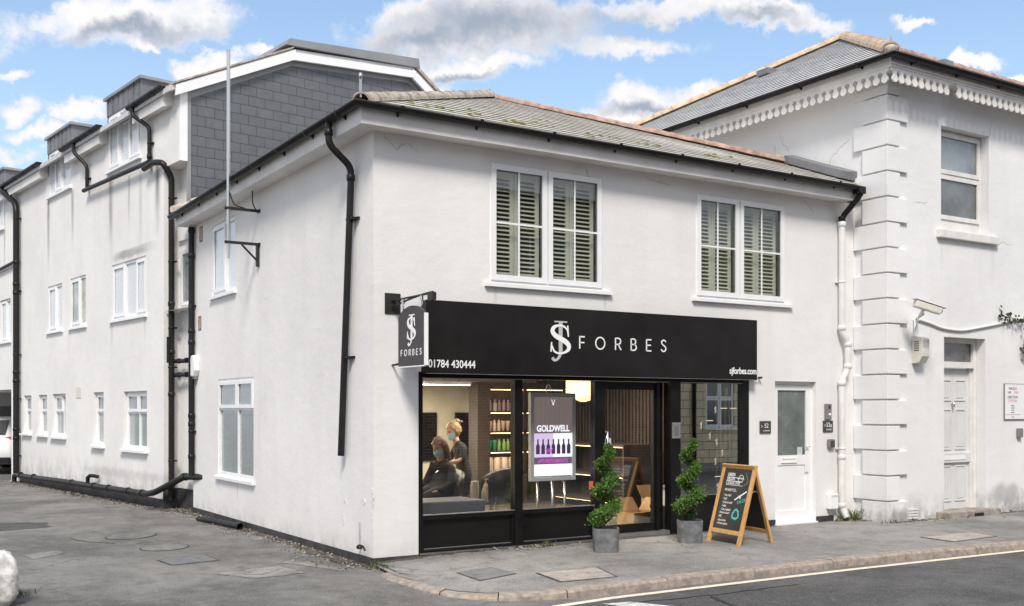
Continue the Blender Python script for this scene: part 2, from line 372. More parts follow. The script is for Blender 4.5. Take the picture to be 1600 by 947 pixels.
class MB:
    def __init__(s, fr=WORLD): s.v = []; s.f = []; s.sm = []; s.fr = fr
    def P(s, a, n, z): return s.fr(a, n, z)
    def add(s, vs, fs, smooth=False):
        k = len(s.v); s.v += [tuple(v) for v in vs]
        for f in fs: s.f.append(tuple(i + k for i in f)); s.sm.append(smooth)
        return s
    def box(s, a0, a1, n0, n1, z0, z1):
        vs = [s.P(a, n, z) for z in (z0, z1) for n in (n0, n1) for a in (a0, a1)]
        return s.add(vs, [(0, 1, 3, 2), (4, 6, 7, 5), (0, 4, 5, 1), (2, 3, 7, 6), (0, 2, 6, 4), (1, 5, 7, 3)])
    def quad(s, *pts): return s.add([s.P(*p) for p in pts], [tuple(range(len(pts)))])
    def poly_n(s, pts, n0, n1):
        """extrude an (a, z) outline along n"""
        k = len(pts); vs = [s.P(a, n0, z) for a, z in pts] + [s.P(a, n1, z) for a, z in pts]
        fs = [tuple(range(k)), tuple(range(2 * k - 1, k - 1, -1))] + [(i, (i + 1) % k, k + (i + 1) % k, k + i) for i in range(k)]
        return s.add(vs, fs)
    def poly_a(s, pts, a0, a1):
        """extrude an (n, z) outline along a"""
        k = len(pts); vs = [s.P(a0, n, z) for n, z in pts] + [s.P(a1, n, z) for n, z in pts]
        fs = [tuple(range(k)), tuple(range(2 * k - 1, k - 1, -1))] + [(i, (i + 1) % k, k + (i + 1) % k, k + i) for i in range(k)]
        return s.add(vs, fs)
    def prism(s, pts, z0, z1):
        """extrude an (a, n) outline upwards"""
        k = len(pts); vs = [s.P(a, n, z0) for a, n in pts] + [s.P(a, n, z1) for a, n in pts]
        fs = [tuple(range(k)), tuple(range(2 * k - 1, k - 1, -1))] + [(i, (i + 1) % k, k + (i + 1) % k, k + i) for i in range(k)]
        return s.add(vs, fs)
    def tube(s, path, r, seg=10, cap=True, frame=True):
        """round pipe through (a, n, z) points; r is a number or one radius per point"""
        pts = [Vector(s.P(*p)) if frame else Vector(p) for p in path]; n = len(pts)
        rs = r if isinstance(r, (list, tuple)) else [r] * n
        vs = []; fs = []; prev = None
        for i, p in enumerate(pts):
            d = (pts[min(i + 1, n - 1)] - pts[max(i - 1, 0)]).normalized()
            if prev is None:
                u = d.orthogonal().normalized()
            else: u = (prev - d * prev.dot(d)); u = u.normalized() if u.length > 1e-6 else d.orthogonal().normalized()
            prev = u; w = d.cross(u)
            k = 1.0
            if 0 < i < n - 1:
                c = (pts[i] - pts[i - 1]).normalized().dot((pts[i + 1] - pts[i]).normalized()); k = min(1.35, 1 / max(.4, math.sqrt((1 + c) / 2)))
            for j in range(seg):
                a = 2 * math.pi * j / seg; vs.append(p + (u * math.cos(a) + w * math.sin(a)) * rs[i] * k)
        for i in range(n - 1):
            for j in range(seg): fs.append((i * seg + j, i * seg + (j + 1) % seg, (i + 1) * seg + (j + 1) % seg, (i + 1) * seg + j))
        s.add(vs, fs, True)
        if cap: s.add([vs[j] for j in range(seg)], [tuple(range(seg))]); s.add([vs[(n - 1) * seg + j] for j in range(seg)], [tuple(range(seg))])
        return s
    def lathe(s, cx, cn, prof, seg=20):
        """(r, z) profile turned about the vertical through (a, n)"""
        vs = []; n = len(prof)
        for r, z in prof:
            for j in range(seg):
                a = 2 * math.pi * j / seg; vs.append(s.P(cx + r * math.cos(a), cn + r * math.sin(a), z))
        fs = [(i * seg + j, i * seg + (j + 1) % seg, (i + 1) * seg + (j + 1) % seg, (i + 1) * seg + j) for i in range(n - 1) for j in range(seg)]
        s.add(vs, fs, True); s.add(vs[:seg], [tuple(range(seg))]); s.add(vs[-seg:], [tuple(range(seg))])
        return s
    def ball(s, c, r, seg=12, rings=8, frame=True):
        rr = r if isinstance(r, (tuple, list)) else (r, r, r); c = Vector(s.P(*c)) if frame else Vector(c); vs = []; fs = []
        for i in range(rings + 1):
            th = math.pi * i / rings
            for j in range(seg):
                ph = 2 * math.pi * j / seg
                vs.append(c + Vector((rr[0] * math.sin(th) * math.cos(ph), rr[1] * math.sin(th) * math.sin(ph), rr[2] * math.cos(th))))
        for i in range(rings):
            for j in range(seg): fs.append((i * seg + j, i * seg + (j + 1) % seg, (i + 1) * seg + (j + 1) % seg, (i + 1) * seg + j))
        return s.add(vs, fs, True)
    def build(s, name, m, parent=None, bevel=0., org=None, weld=True):
        me = bpy.data.meshes.new(name); o0 = Vector(org) if org is not None else Vector((0, 0, 0))
        base = parent_loc(parent) if parent is not None else o0
        me.from_pydata([tuple(Vector(v) - base) for v in s.v], [], s.f)
        for i, p in enumerate(me.polygons): p.use_smooth = s.sm[i]
        bm = bmesh.new(); bm.from_mesh(me)
        if weld: bmesh.ops.remove_doubles(bm, verts=bm.verts, dist=1e-5)
        bmesh.ops.recalc_face_normals(bm, faces=bm.faces)
        if bevel: bmesh.ops.bevel(bm, geom=[e for e in bm.edges if len(e.link_faces) == 2 and e.calc_face_angle(0) > .5], offset=bevel, segments=2, profile=.6, affect='EDGES')
        bm.to_mesh(me); bm.free()
        me.materials.append(m)
        o = bpy.data.objects.new(name, me); COL.objects.link(o)
        if parent is not None: o.parent = parent
        else: o.location = o0
        return o


def parent_loc(o):
    v = Vector((0, 0, 0))
    while o is not None: v += Vector(o.location); o = o.parent
    return v


def thing(name, label, cat, loc=(0, 0, 0), group=None):
    o = bpy.data.objects.new(name, None); COL.objects.link(o); o.location = loc; o.empty_display_size = .2
    return tag(o, label, cat, group)


def tag(o, label, cat, group=None):
    o['label'] = label; o['category'] = cat
    if group: o['group'] = group
    return o


def kind(o, k): o['kind'] = k; return o


def dup(root, loc, label=None, group=None):
    r = root.copy(); COL.objects.link(r); r.location = loc
    if label: r['label'] = label
    if group: r['group'] = group
    for ch in list(root.children):
        c = ch.copy(); COL.objects.link(c); c.parent = r
        for g in ch.children:
            d = g.copy(); COL.objects.link(d); d.parent = c
    return r


def wall_skin(mb, a0, a1, z0, z1, holes=(), depth=.12, n=0.):
    """wall sheet with rectangular openings and their reveals"""
    A = sorted({a0, a1, *[h[0] for h in holes], *[h[1] for h in holes]}); Z = sorted({z0, z1, *[h[2] for h in holes], *[h[3] for h in holes]})
    for i in range(len(A) - 1):
        for j in range(len(Z) - 1):
            ca, cz = (A[i] + A[i + 1]) / 2, (Z[j] + Z[j + 1]) / 2
            if any(h[0] < ca < h[1] and h[2] < cz < h[3] for h in holes): continue
            mb.quad((A[i], n, Z[j]), (A[i + 1], n, Z[j]), (A[i + 1], n, Z[j + 1]), (A[i], n, Z[j + 1]))
    for h in holes:
        d = h[4] if len(h) > 4 else depth
        a, b, c, e = h[:4]
        mb.quad((a, n, c), (a, n - d, c), (a, n - d, e), (a, n, e)); mb.quad((b, n, c), (b, n, e), (b, n - d, e), (b, n - d, c))
        mb.quad((a, n, e), (a, n - d, e), (b, n - d, e), (b, n, e)); mb.quad((a, n, c), (b, n, c), (b, n - d, c), (a, n - d, c))
    return mb


def ring(mb, a0, a1, z0, z1, w, n0, n1, wb=None, wt=None):
    wb = wb or w; wt = wt or w
    mb.box(a0, a0 + w, n0, n1, z0, z1); mb.box(a1 - w, a1, n0, n1, z0, z1)
    mb.box(a0 + w, a1 - w, n0, n1, z0, z0 + wb); mb.box(a0 + w, a1 - w, n0, n1, z1 - wt, z1)


def window(parent, fr, a0, a1, z0, z1, depth, lights, pane, sill=True, name='window', fw=.05, sw=.04, sillm=None, so=.05, extra=None):
    """framed window: lights = [(a0, a1, z0, z1, opens)] in the opening; pane material per window or per light"""
    f = MB(fr); n0, n1 = -depth, -depth + .055
    ring(f, a0, a1, z0, z1, fw, n0, n1)
    Ls = sorted({l[1] for l in lights if l[1] < a1 - .06}); Zs = sorted({l[3] for l in lights if l[3] < z1 - .06})
    for a in Ls:
        hit = [l for l in lights if abs(l[1] - a) < 1e-4 or abs(l[0] - a) < 1e-4]
        lo = min(l[2] for l in hit); hi = max(l[3] for l in hit)
        f.box(a - .022, a + .022, n0 + .002, n1 - .002, max(lo, z0 + fw), min(hi, z1 - fw))
    for z in Zs:
        hit = [l for l in lights if abs(l[3] - z) < 1e-4 or abs(l[2] - z) < 1e-4]
        lo = min(l[0] for l in hit); hi = max(l[1] for l in hit)
        f.box(max(lo, a0 + fw), min(hi, a1 - fw), n0 + .004, n1 - .004, z - .022, z + .022)
    w = f.build(name, M_PVC, parent)
    for i, (la, lb, lc, ld, op) in enumerate(lights):
        ea = a0 + fw if la <= a0 + .001 else la + .022; eb = a1 - fw if lb >= a1 - .001 else lb - .022
        ec = z0 + fw if lc <= z0 + .001 else lc + .022; ed = z1 - fw if ld >= z1 - .001 else ld - .022
        if op:
            s_ = MB(fr); ring(s_, ea - .012, eb + .012, ec - .012, ed + .012, sw + .012, n1 - .001, n1 + .022); s_.build('sash', M_PVC, w)
            ea += sw; eb -= sw; ec += sw; ed -= sw; nn = n1
        else: nn = n1 - .02
        pm = pane[i] if isinstance(pane, (list, tuple)) else pane
        MB(fr).box(ea - .006, eb + .006, nn - .012, nn - .006, ec - .006, ed + .006).build('pane', pm, w)
        if extra: extra(fr, ea, eb, ec, ed, nn, w)
    if sill:
        MB(fr).poly_a([(-depth, z0 - .002), (so, z0 - .022), (so, z0 - .062), (-.01, z0 - .062), (-depth, z0 - .05)], a0 - .07, a1 + .12 if fr is FR else a1 + .07).build('sill', sillm or M_PVC, w)
    return w


def text_mesh(body, size, align='CENTER', ext=.002, space=1., font_off=0.):
    cu = bpy.data.curves.new('lettering', 'FONT'); cu.body = body; cu.size = size; cu.align_x = align; cu.extrude = ext; cu.space_character = space; cu.offset = font_off
    o = bpy.data.objects.new('lettering', cu); COL.objects.link(o)
    dg = C.evaluated_depsgraph_get(); me = bpy.data.meshes.new_from_object(o.evaluated_get(dg))
    vs = [v.co.copy() for v in me.vertices]; fs = [tuple(p.vertices) for p in me.polygons]
    bpy.data.objects.remove(o); bpy.data.curves.remove(cu); bpy.data.meshes.remove(me)
    return vs, fs


def text(mb, body, a, z, n, size, align='CENTER', squash=1., ax=None, up=None, **k):
    vs, fs = text_mesh(body, size, align, **k)
    if ax is None: mb.add([mb.P(a + v.x * squash, n + v.z, z + v.y) for v in vs], fs)
    else: mb.add([Vector(a) + Vector(ax) * v.x * squash + Vector(up) * v.y + Vector(n) * v.z for v in vs], fs)
    return mb


def catmull(pts, n=8):
    out = []
    P = [pts[0]] + list(pts) + [pts[-1]]
    for i in range(1, len(P) - 2):
        for k in range(n):
            u = k / n
            out.append(tuple(.5 * (2 * P[i][d] + (P[i + 1][d] - P[i - 1][d]) * u + (2 * P[i - 1][d] - 5 * P[i][d] + 4 * P[i + 1][d] - P[i + 2][d]) * u * u + (3 * P[i][d] - P[i - 1][d] - 3 * P[i + 1][d] + P[i + 2][d]) * u ** 3) for d in range(len(pts[0]))))
    out.append(tuple(pts[-1])); return out


def stroke(mb, place, pts, w, n0, n1):
    """flat ribbon of width w (or third coordinate) along 2-D points, n0..n1 thick"""
    L = []; Rr = []
    for i, p in enumerate(pts):
        a = pts[max(0, i - 1)]; b = pts[min(len(pts) - 1, i + 1)]; dx, dz = b[0] - a[0], b[1] - a[1]; l = math.hypot(dx, dz) or 1
        ww = (p[2] if len(p) > 2 else w) / 2; nx, nz = -dz / l * ww, dx / l * ww
        L.append((p[0] + nx, p[1] + nz)); Rr.append((p[0] - nx, p[1] - nz))
    k = len(L); vs = [place(x, z, n1) for x, z in L] + [place(x, z, n1) for x, z in Rr] + [place(x, z, n0) for x, z in L] + [place(x, z, n0) for x, z in Rr]
    fs = []
    for i in range(k - 1): fs += [(i, i + 1, k + i + 1, k + i), (2 * k + i, 3 * k + i, 3 * k + i + 1, 2 * k + i + 1), (i, 2 * k + i, 2 * k + i + 1, i + 1), (k + i, k + i + 1, 3 * k + i + 1, 3 * k + i)]
    fs += [(0, k, 3 * k, 2 * k), (k - 1, 3 * k - 1, 4 * k - 1, 2 * k - 1)]
    mb.add(vs, fs)


def arc(cx, cz, rx, rz, a0, a1, n=16): return [(cx + rx * math.cos(R_(a0 + (a1 - a0) * i / n)), cz + rz * math.sin(R_(a0 + (a1 - a0) * i / n))) for i in range(n + 1)]


GLYPH = {  # thin geometric capitals in a unit-high cell: strokes and advance
    'F': ([[(0, 0), (0, 1)], [(0, .97), (.5, .97)], [(0, .5), (.46, .5)]], .5),
    'O': ([arc(.48, .5, .46, .48, 0, 360, 40)], .96),
    'R': ([[(0, 0), (0, 1)], [(0, .97), (.28, .97)] + arc(.28, .72, .26, .25, 90, -90, 14) + [(0, .47)], [(.28, .47), (.58, 0)]], .56),
    'B': ([[(0, 0), (0, 1)], [(0, .97), (.26, .97)] + arc(.26, .745, .22, .225, 90, -90, 14) + [(0, .52)], [(.26, .52)] + arc(.29, .275, .26, .245, 90, -90, 14) + [(0, .03)]], .56),
    'E': ([[(0, 0), (0, 1)], [(0, .97), (.52, .97)], [(0, .5), (.47, .5)], [(0, .03), (.52, .03)]], .52),
    'S': ([catmull([(.50, .84), (.40, .95), (.25, .98), (.08, .90), (.05, .74), (.16, .60), (.38, .47), (.50, .32), (.47, .13), (.30, .03), (.12, .06), (.01, .20)], 6)], .54)}


def word(mb, place, body, x0, x1, z, h, w, n0, n1):
    adv = sum(GLYPH[c][1] for c in body) * h; gap = ((x1 - x0) - adv) / (len(body) - 1); x = x0
    for c in body:
        for st in GLYPH[c][0]: stroke(mb, place, [(x + p[0] * h, z + p[1] * h) for p in st], w, n0, n1)
        x += GLYPH[c][1] * h + gap


def emblem(place, x, z, h, n, s_mb, j_mb):
    """interlaced S and J: white serif S over a silver J; h is the full height, (x, z) its foot"""
    k = h / 1.5
    S = catmull([(.83, .70, .05), (.80, .86, .06), (.66, .99, .075), (.45, 1.03, .07), (.22, .97, .13), (.13, .81, .18), (.24, .66, .185), (.46, .55, .19), (.72, .43, .20), (.87, .28, .185), (.83, .12, .13), (.62, .01, .075), (.40, -.01, .07), (.20, .07, .075), (.10, .28, .05)], 6)
    f = lambda pts: [(x + p[0] * k, z + (p[1] + .32) * k, p[2] * k) for p in pts]
    stroke(s_mb, place, f(S), 0, n, n + .004)
    stroke(s_mb, place, f([(.85, .62, .055), (.82, 1.04, .055)]), 0, n, n + .0035); stroke(s_mb, place, f([(.06, .04, .055), (.09, .40, .055)]), 0, n, n + .0035)
    J = catmull([(.50, 1.16, .17), (.50, .8, .17), (.50, .3, .17), (.50, .05, .16), (.45, -.12, .12), (.33, -.25, .09), (.20, -.26, .11), (.13, -.18, .13)], 6)
    stroke(j_mb, place, f(J), 0, n - .003, n + .0015); stroke(j_mb, place, f([(.22, 1.17, .055), (.80, 1.17, .055)]), 0, n - .003, n + .001)


def clip_poly(poly, axis, lo, hi):
    def half(ps, f):
        out = []
        for i in range(len(ps)):
            a, b = ps[i], ps[(i + 1) % len(ps)]; fa, fb = f(a), f(b)
            if fa >= 0: out.append(a)
            if (fa >= 0) != (fb >= 0): out.append(a.lerp(b, fa / (fa - fb)))
        return out
    ps = half(poly, lambda p: p.dot(axis) - lo)
    return half(ps, lambda p: hi - p.dot(axis)) if ps else ps


def courses(mb, poly, step, lip=.0045, jit=.0008, seed=1):
    """lay slate courses over a planar slope: overlapping strips, each lifted at its lower edge"""
    rr = random.Random(seed); poly = [Vector(p) for p in poly]
    nrm = (poly[1] - poly[0]).cross(poly[2] - poly[0]).normalized(); nrm = -nrm if nrm.z < 0 else nrm
    hor = nrm.cross(UP).normalized(); upv = hor.cross(nrm).normalized(); upv = -upv if upv.z < 0 else upv
    lo = min(p.dot(upv) for p in poly); hi = max(p.dot(upv) for p in poly); k = lo
    while k < hi - .01:
        ps = clip_poly(poly, upv, k, min(hi, k + step + .0))
        if len(ps) > 2:
            a0 = min(p.dot(hor) for p in ps); a1 = max(p.dot(hor) for p in ps); x = a0 - rr.random() * .2
            while x < a1:
                w = .24 + rr.random() * .03; cc = clip_poly(ps, hor, x + .0015, x + w - .0015); x += w
                if len(cc) < 3: continue
                j = rr.uniform(-jit, jit)
                top = [p + nrm * (lip * 1.9 * (1 - (p.dot(upv) - k) / step) + .006 + j) - upv * .012 for p in cc]; n = len(cc)
                bot = [p - nrm * .005 for p in top]
                mb.add(top + bot, [tuple(range(n))] + [(i, (i + 1) % n, n + (i + 1) % n, n + i) for i in range(n)])
        k += step


def halfround(mb, p0, p1, r, seglen, over=.012, lift=0., seed=1):
    """line of half-round ridge tiles"""
    rr = random.Random(seed); p0, p1 = Vector(p0), Vector(p1); d = p1 - p0; n = max(1, round(d.length / seglen)); d1 = d / n
    u = d.normalized(); side = u.cross(UP).normalized(); up = side.cross(u)
    for i in range(n):
        a = p0 + d1 * i - u * .01; b = p0 + d1 * (i + 1) + u * .02; ra, rb = r + over * .5 + rr.uniform(-.003, .003), r - over * .5; vs = []
        for (c, q) in ((a, ra), (b, rb)):
            for m_ in (1., .82):
                for j in range(9):
                    an = math.pi * j / 8; vs.append(c + side * math.cos(an) * q * m_ + up * (math.sin(an) * q * m_ + lift + rr.uniform(-.002, .002)))
        fs = [(j, j + 1, 18 + j + 1, 18 + j) for j in range(8)] + [(9 + j + 1, 9 + j, 27 + j, 27 + j + 1) for j in range(8)]
        for o in (0, 18): fs += [(o + j, o + 9 + j, o + 10 + j, o + j + 1) for j in range(8)]
        fs += [(0, 18, 27, 9), (8, 17, 35, 26)]
        mb.add(vs, fs)


def gutter(mb, pts, r=.058, brk=.85):
    """half-round gutter (world points) with clips"""
    pts = [Vector(p) for p in pts]; vs = []; fs = []; n = len(pts); K = 9
    for i, p in enumerate(pts):
        d = (pts[min(i + 1, n - 1)] - pts[max(i - 1, 0)]); d.z = 0; d.normalize(); sd_ = d.cross(UP).normalized(); m_ = 1.
        if 0 < i < n - 1: c = (pts[i] - pts[i - 1]).normalized().dot((pts[i + 1] - pts[i]).normalized()); m_ = 1 / math.sqrt((1 + c) / 2)
        for q in (r, r - .006):
            for j in range(K):
                a = math.pi + math.pi * j / (K - 1); vs.append(p + sd_ * math.cos(a) * q * m_ + UP * math.sin(a) * q)
    for i in range(n - 1):
        o, o2 = i * 2 * K, (i + 1) * 2 * K
        for j in range(K - 1): fs += [(o + j, o + j + 1, o2 + j + 1, o2 + j), (o + K + j + 1, o + K + j, o2 + K + j, o2 + K + j + 1)]
        fs += [(o, o2, o2 + K, o + K), (o + K - 1, o + 2 * K - 1, o2 + 2 * K - 1, o2 + K - 1)]
    mb.add(vs, fs, True)
    for p in (pts[0], pts[-1]):
        q = pts[1] if p is pts[0] else pts[-2]; d = (p - q); d.z = 0; d.normalize(); sd_ = d.cross(UP)
        mb.add([p + sd_ * math.cos(math.pi + math.pi * j / 10) * r + UP * math.sin(math.pi + math.pi * j / 10) * r for j in range(11)], [tuple(range(11))])
    return mb


def clips(mb, p0, p1, step, inward, r=.058, depth=.12):
    """fascia brackets and union clips along a gutter run"""
    p0, p1, inward = Vector(p0), Vector(p1), Vector(inward); d = p1 - p0; n = max(1, int(d.length / step)); u = d.normalized()
    for i in range(n + 1):
        c = p0 + d * ((i + .5) / (n + 1)); vs = []
        for s_ in (-.022, .022):
            for j in range(9):
                a = math.pi + math.pi * j / 8; vs.append(c + u * s_ + inward * math.cos(a) * (r + .007) + UP * math.sin(a) * (r + .007))
        mb.add(vs, [(j, j + 1, 9 + j + 1, 9 + j) for j in range(8)])
        q = [c + inward * .03 + UP * -.05, c + inward * depth + UP * -.02, c + inward * depth + UP * -.085]
        mb.add([x + u * s_ for s_ in (-.012, .012) for x in q], [(0, 1, 2), (3, 5, 4), (0, 3, 4, 1), (1, 4, 5, 2), (2, 5, 3, 0)])


def skin_body(name, verts, edges, m, parent, sub=2, root=0):
    """one continuous body grown over a skeleton: verts (x, y, z, r)"""
    me = bpy.data.meshes.new(name); base = parent_loc(parent)
    me.from_pydata([tuple(Vector(v[:3]) - base) for v in verts], edges, [])
    o = bpy.data.objects.new(name, me); COL.objects.link(o)
    o.modifiers.new('skin', 'SKIN'); ss = o.modifiers.new('sub', 'SUBSURF'); ss.levels = sub; ss.render_levels = sub
    for i, v in enumerate(verts):
        k = me.skin_vertices[0].data[i]; r = v[3]; k.radius = r if isinstance(r, tuple) else (r, r); k.use_root = (i == root)
    dg = C.evaluated_depsgraph_get(); dg.update()
    nm = bpy.data.meshes.new_from_object(o.evaluated_get(dg)); bpy.data.objects.remove(o); bpy.data.meshes.remove(me)
    nm.name = name
    for p in nm.polygons: p.use_smooth = True
    nm.materials.clear(); nm.materials.append(m)
    o = bpy.data.objects.new(name, nm); COL.objects.link(o); o.parent = parent
    return o

# ================================================================== the setting
def zp(x): q = min(1, max(0, (x + .45) / 1.3)); return .015 + .065 * q


g = MB().quad((-400, -400, 0), (400, -400, 0), (400, 400, 0), (-400, 400, 0)).build('ground', M_LANEG); kind(g, 'structure')
# road: starts at the cream line, runs along the street
ed = [(-60, -2.95), (-6, -2.95), (-2, -3.0), (.2, -2.93), (1.0, -2.86), (4.2, -2.87), (7, -2.97), (12, -3.16), (60, -5.0)]
r = MB(); far = [(60, -11.2), (-60, -9.2)]
r.add([(x, y, .004) for x, y in ed + far], [tuple(range(len(ed) + 2))]).build('road', M_ROAD); kind(bpy.data.objects['road'], 'structure')
# pavement and kerb
kin = [(-.12, -.60), (-.15, -.85), (-.135, -1.12), (-.15, -1.5), (-.08, -1.95), (.08, -2.22), (.36, -2.42), (.81, -2.535), (1.24, -2.53), (2.8, -2.52), (4.4, -2.52), (5.6, -2.60), (7.23, -2.76), (12, -3.02), (40, -4.2)]
kout = [(-.22, -.66), (-.265, -.90), (-.262, -1.18), (-.275, -1.6), (-.205, -2.06), (-.02, -2.36), (.30, -2.56), (.78, -2.675), (1.2, -2.675), (2.8, -2.665), (4.4, -2.67), (5.6, -2.75), (7.26, -2.91), (12, -3.17), (40, -4.35)]
pv = MB()
wl = [(-.03, -.03), (-.02, -.2), (0, -.3), (.0, .02), (.1, .02), (.2, .02), (.4, .02), (.81, .02), (1.24, .02), (2.8, .02), (4.4, .02), (5.6, .02), (7.23, .02), (12, .02), (40, .02)]
NP = 14
for i in range(len(kin) - 1):
    a, b, c, d = wl[i], wl[i + 1], kin[i + 1], kin[i]
    def gp(p, q, u): x = p[0] + (q[0] - p[0]) * u; y = p[1] + (q[1] - p[1]) * u; return (x, y, zp(x))
    vs = [gp(a, d, k / NP) for k in range(NP + 1)] + [gp(b, c, k / NP) for k in range(NP + 1)]
    pv.add(vs, [(k, k + 1, NP + 2 + k, NP + 1 + k) for k in range(NP)], True)
kind(pv.build('pavement', M_PAVE), 'structure')
kb = MB(); rr = random.Random(5); STONE = 1.12
# kerb stones follow the line as one built strip with open joints
L = [0]
for i in range(len(kout) - 1): L.append(L[-1] + math.dist(kout[i], kout[i + 1]))


def along(line, s):
    for i in range(len(line) - 1):
        if s <= L[i + 1] or i == len(line) - 2:
            u = (s - L[i]) / (L[i + 1] - L[i]); return Vector((line[i][0] + (line[i + 1][0] - line[i][0]) * u, line[i][1] + (line[i + 1][1] - line[i][1]) * u, 0))


s0 = 0
while s0 < L[-1] - .5:
    ln = STONE if s0 > 2.2 else .62; s1 = min(s0 + ln, L[-1]); m_ = 5; dz = rr.uniform(-.004, .004); dn = rr.uniform(-.006, .006)
    vs = []
    for k in range(m_ + 1):
        s = s0 + .006 + (s1 - s0 - .012) * k / m_; pi, po = along(kin, s), along(kout, s); d = (po - pi).normalized(); z = zp(po.x) + .005 + dz
        if s0 < .3: z -= .004
        j = rr.uniform(-.005, .005)
        vs += [pi + UP * z, po - d * .022 + UP * (z + j * .5), po + d * (dn + j) + UP * (z - .022), po + d * (.012 + dn + j) + UP * -.05, pi + UP * -.05]
    fs = [(5 * k + j, 5 * k + (j + 1) % 5, 5 * k + 5 + (j + 1) % 5, 5 * k + 5 + j) for k in range(m_) for j in range(5)] + [tuple(range(5)), tuple(range(5 * m_, 5 * m_ + 5))]
    kb.add(vs, fs); s0 = s1
kind(kb.build('kerb', M_KERB), 'structure')
# painted line along the kerb, and the start of a white marking
ml = MB(); lp = [(.30, -2.87), (1.0, -2.80), (4.0, -2.815), (7, -2.915), (12, -3.11), (40, -4.3)]
for i in range(len(lp) - 1):
    (x0, y0), (x1, y1) = lp[i], lp[i + 1]; ml.add([(x0, y0, .008), (x1, y1, .008), (x1, y1 - .085, .008), (x0, y0 - .085, .008)], [(0, 1, 2, 3)])
kind(ml.build('road_marking', M_LINE), 'structure')
kind(MB().add([(.72, -3.02, .008), (.98, -3.07, .008), (1.25, -3.6, .008), (1.0, -3.62, .008)], [(0, 1, 2, 3)]).build('road_marking', M_LINEW), 'structure')
# repairs in the tarmac
M_PATCHD = asphalt('dark_repair', (.06, .059, .058), (.095, .094, .092), .5); M_PATCHL = asphalt('pale_repair', (.19, .185, .175), (.28, .272, .26), .5)
def ragged(pts, seed, amp=.04):
    q = random.Random(seed); out = []
    for i in range(len(pts)):
        a, b = pts[i], pts[(i + 1) % len(pts)]
        for k in range(5): u = k / 5; out.append((a[0] + (b[0] - a[0]) * u + q.uniform(-amp, amp), a[1] + (b[1] - a[1]) * u + q.uniform(-amp, amp)))
    return out
for nm, pts, m_, sd_ in (('tarmac_patch', [(-2.85, 6.75), (-2.25, 6.45), (-2.3, 5.75), (-2.95, 5.65)], M_PATCHD, 1), ('tarmac_patch', [(-3.05, 2.9), (-2.6, 3.1), (-2.6, 2.75), (-2.95, 2.45)], M_PATCHL, 2),
                        ('tarmac_patch', [(-1.54, .36), (-.875, .551), (-.776, -.023), (-1.318, -.155)], M_PATCHL, 3), ('tarmac_patch', [(-.30, .05), (-.62, .9), (-.75, .75), (-.42, -.1)], M_PATCHL, 4)):
    pp = ragged(pts, sd_); kind(MB().add([(x, y, .004) for x, y in pp], [tuple(range(len(pp)))]).build(nm, m_), 'structure')

M_DIRT = asphalt('dirt', (.075, .066, .056), (.13, .115, .098), .8)
def dirt(pts_in, wdt, seed, zf):
    q = random.Random(seed); mb = MB(); prev = None
    for i in range(len(pts_in) - 1):
        a, b = Vector((*pts_in[i][:2], 0)), Vector((*pts_in[i + 1][:2], 0)); d = (b - a); n_ = Vector((d.y, -d.x, 0)).normalized(); m = max(2, int(d.length / .12))
        for k in range(m + 1):
            p = a + d * k / m; w_ = wdt * (.35 + .9 * q.random() * (.6 + .4 * math.sin(p.x * 3 + p.y * 2))); o = p + n_ * w_; cur = (Vector((p.x, p.y, zf(p.x))), Vector((o.x, o.y, zf(o.x))))
            if prev: mb.add([prev[0], prev[1], cur[1], cur[0]], [(0, 1, 2, 3)])
            prev = cur
    return mb
dn1 = N0 + UN * 8.6
for pts_, w0_, sd_, zf_ in (([(-.02, 6.85), (-.02, -.2)], .22, 1, lambda x: .006), ([(dn1.x, dn1.y), (N0.x, N0.y), (.0, 7.0)], .24, 2, lambda x: .006), ([(.0, -.02), (5.9, -.02)], .13, 3, lambda x: zp(x) + .004), ([(7.05, -.02), (7.5, -.06)], .2, 4, lambda x: .084), ([(7.5, -.57), (16, -.57)], .14, 5, lambda x: .084)):
    if sd_ == 1: pts_ = pts_[::1]
    mb = dirt(pts_, w0_ if sd_ > 2 else -w0_ if False else w0_, sd_, zf_); kind(mb.build('dirt', M_DIRT), 'structure')
M_TAR = mat('tar', (.022, .022, .022), .6)
def crackline(pts_, w_, z_, seed):
    q = random.Random(seed); out = []
    for i in range(len(pts_) - 1):
        for k in range(10): u = k / 10; out.append((pts_[i][0] + (pts_[i + 1][0] - pts_[i][0]) * u + q.uniform(-.02, .02), pts_[i][1] + (pts_[i + 1][1] - pts_[i][1]) * u + q.uniform(-.02, .02), w_ * q.uniform(.4, 1.2)))
    mb = MB(); stroke(mb, lambda x, y, n: Vector((x, y, z_ + n)), out, w_, -.002, .002); kind(mb.build('tarmac_crack', M_TAR), 'structure')
for i_, (pts_, w_, z_) in enumerate((([(1.75, -3.25), (1.62, -3.6), (1.55, -4.2)], .045, .007), ([(.95, -3.12), (1.9, -3.2), (3.0, -3.22)], .014, .007), ([(-.9, .3), (-1.2, .05), (-1.35, .15)], .008, .004), ([(-1.9, 3.4), (-2.2, 3.8), (-2.3, 4.3)], .010, .004))):
    crackline(pts_, w_, z_, i_)

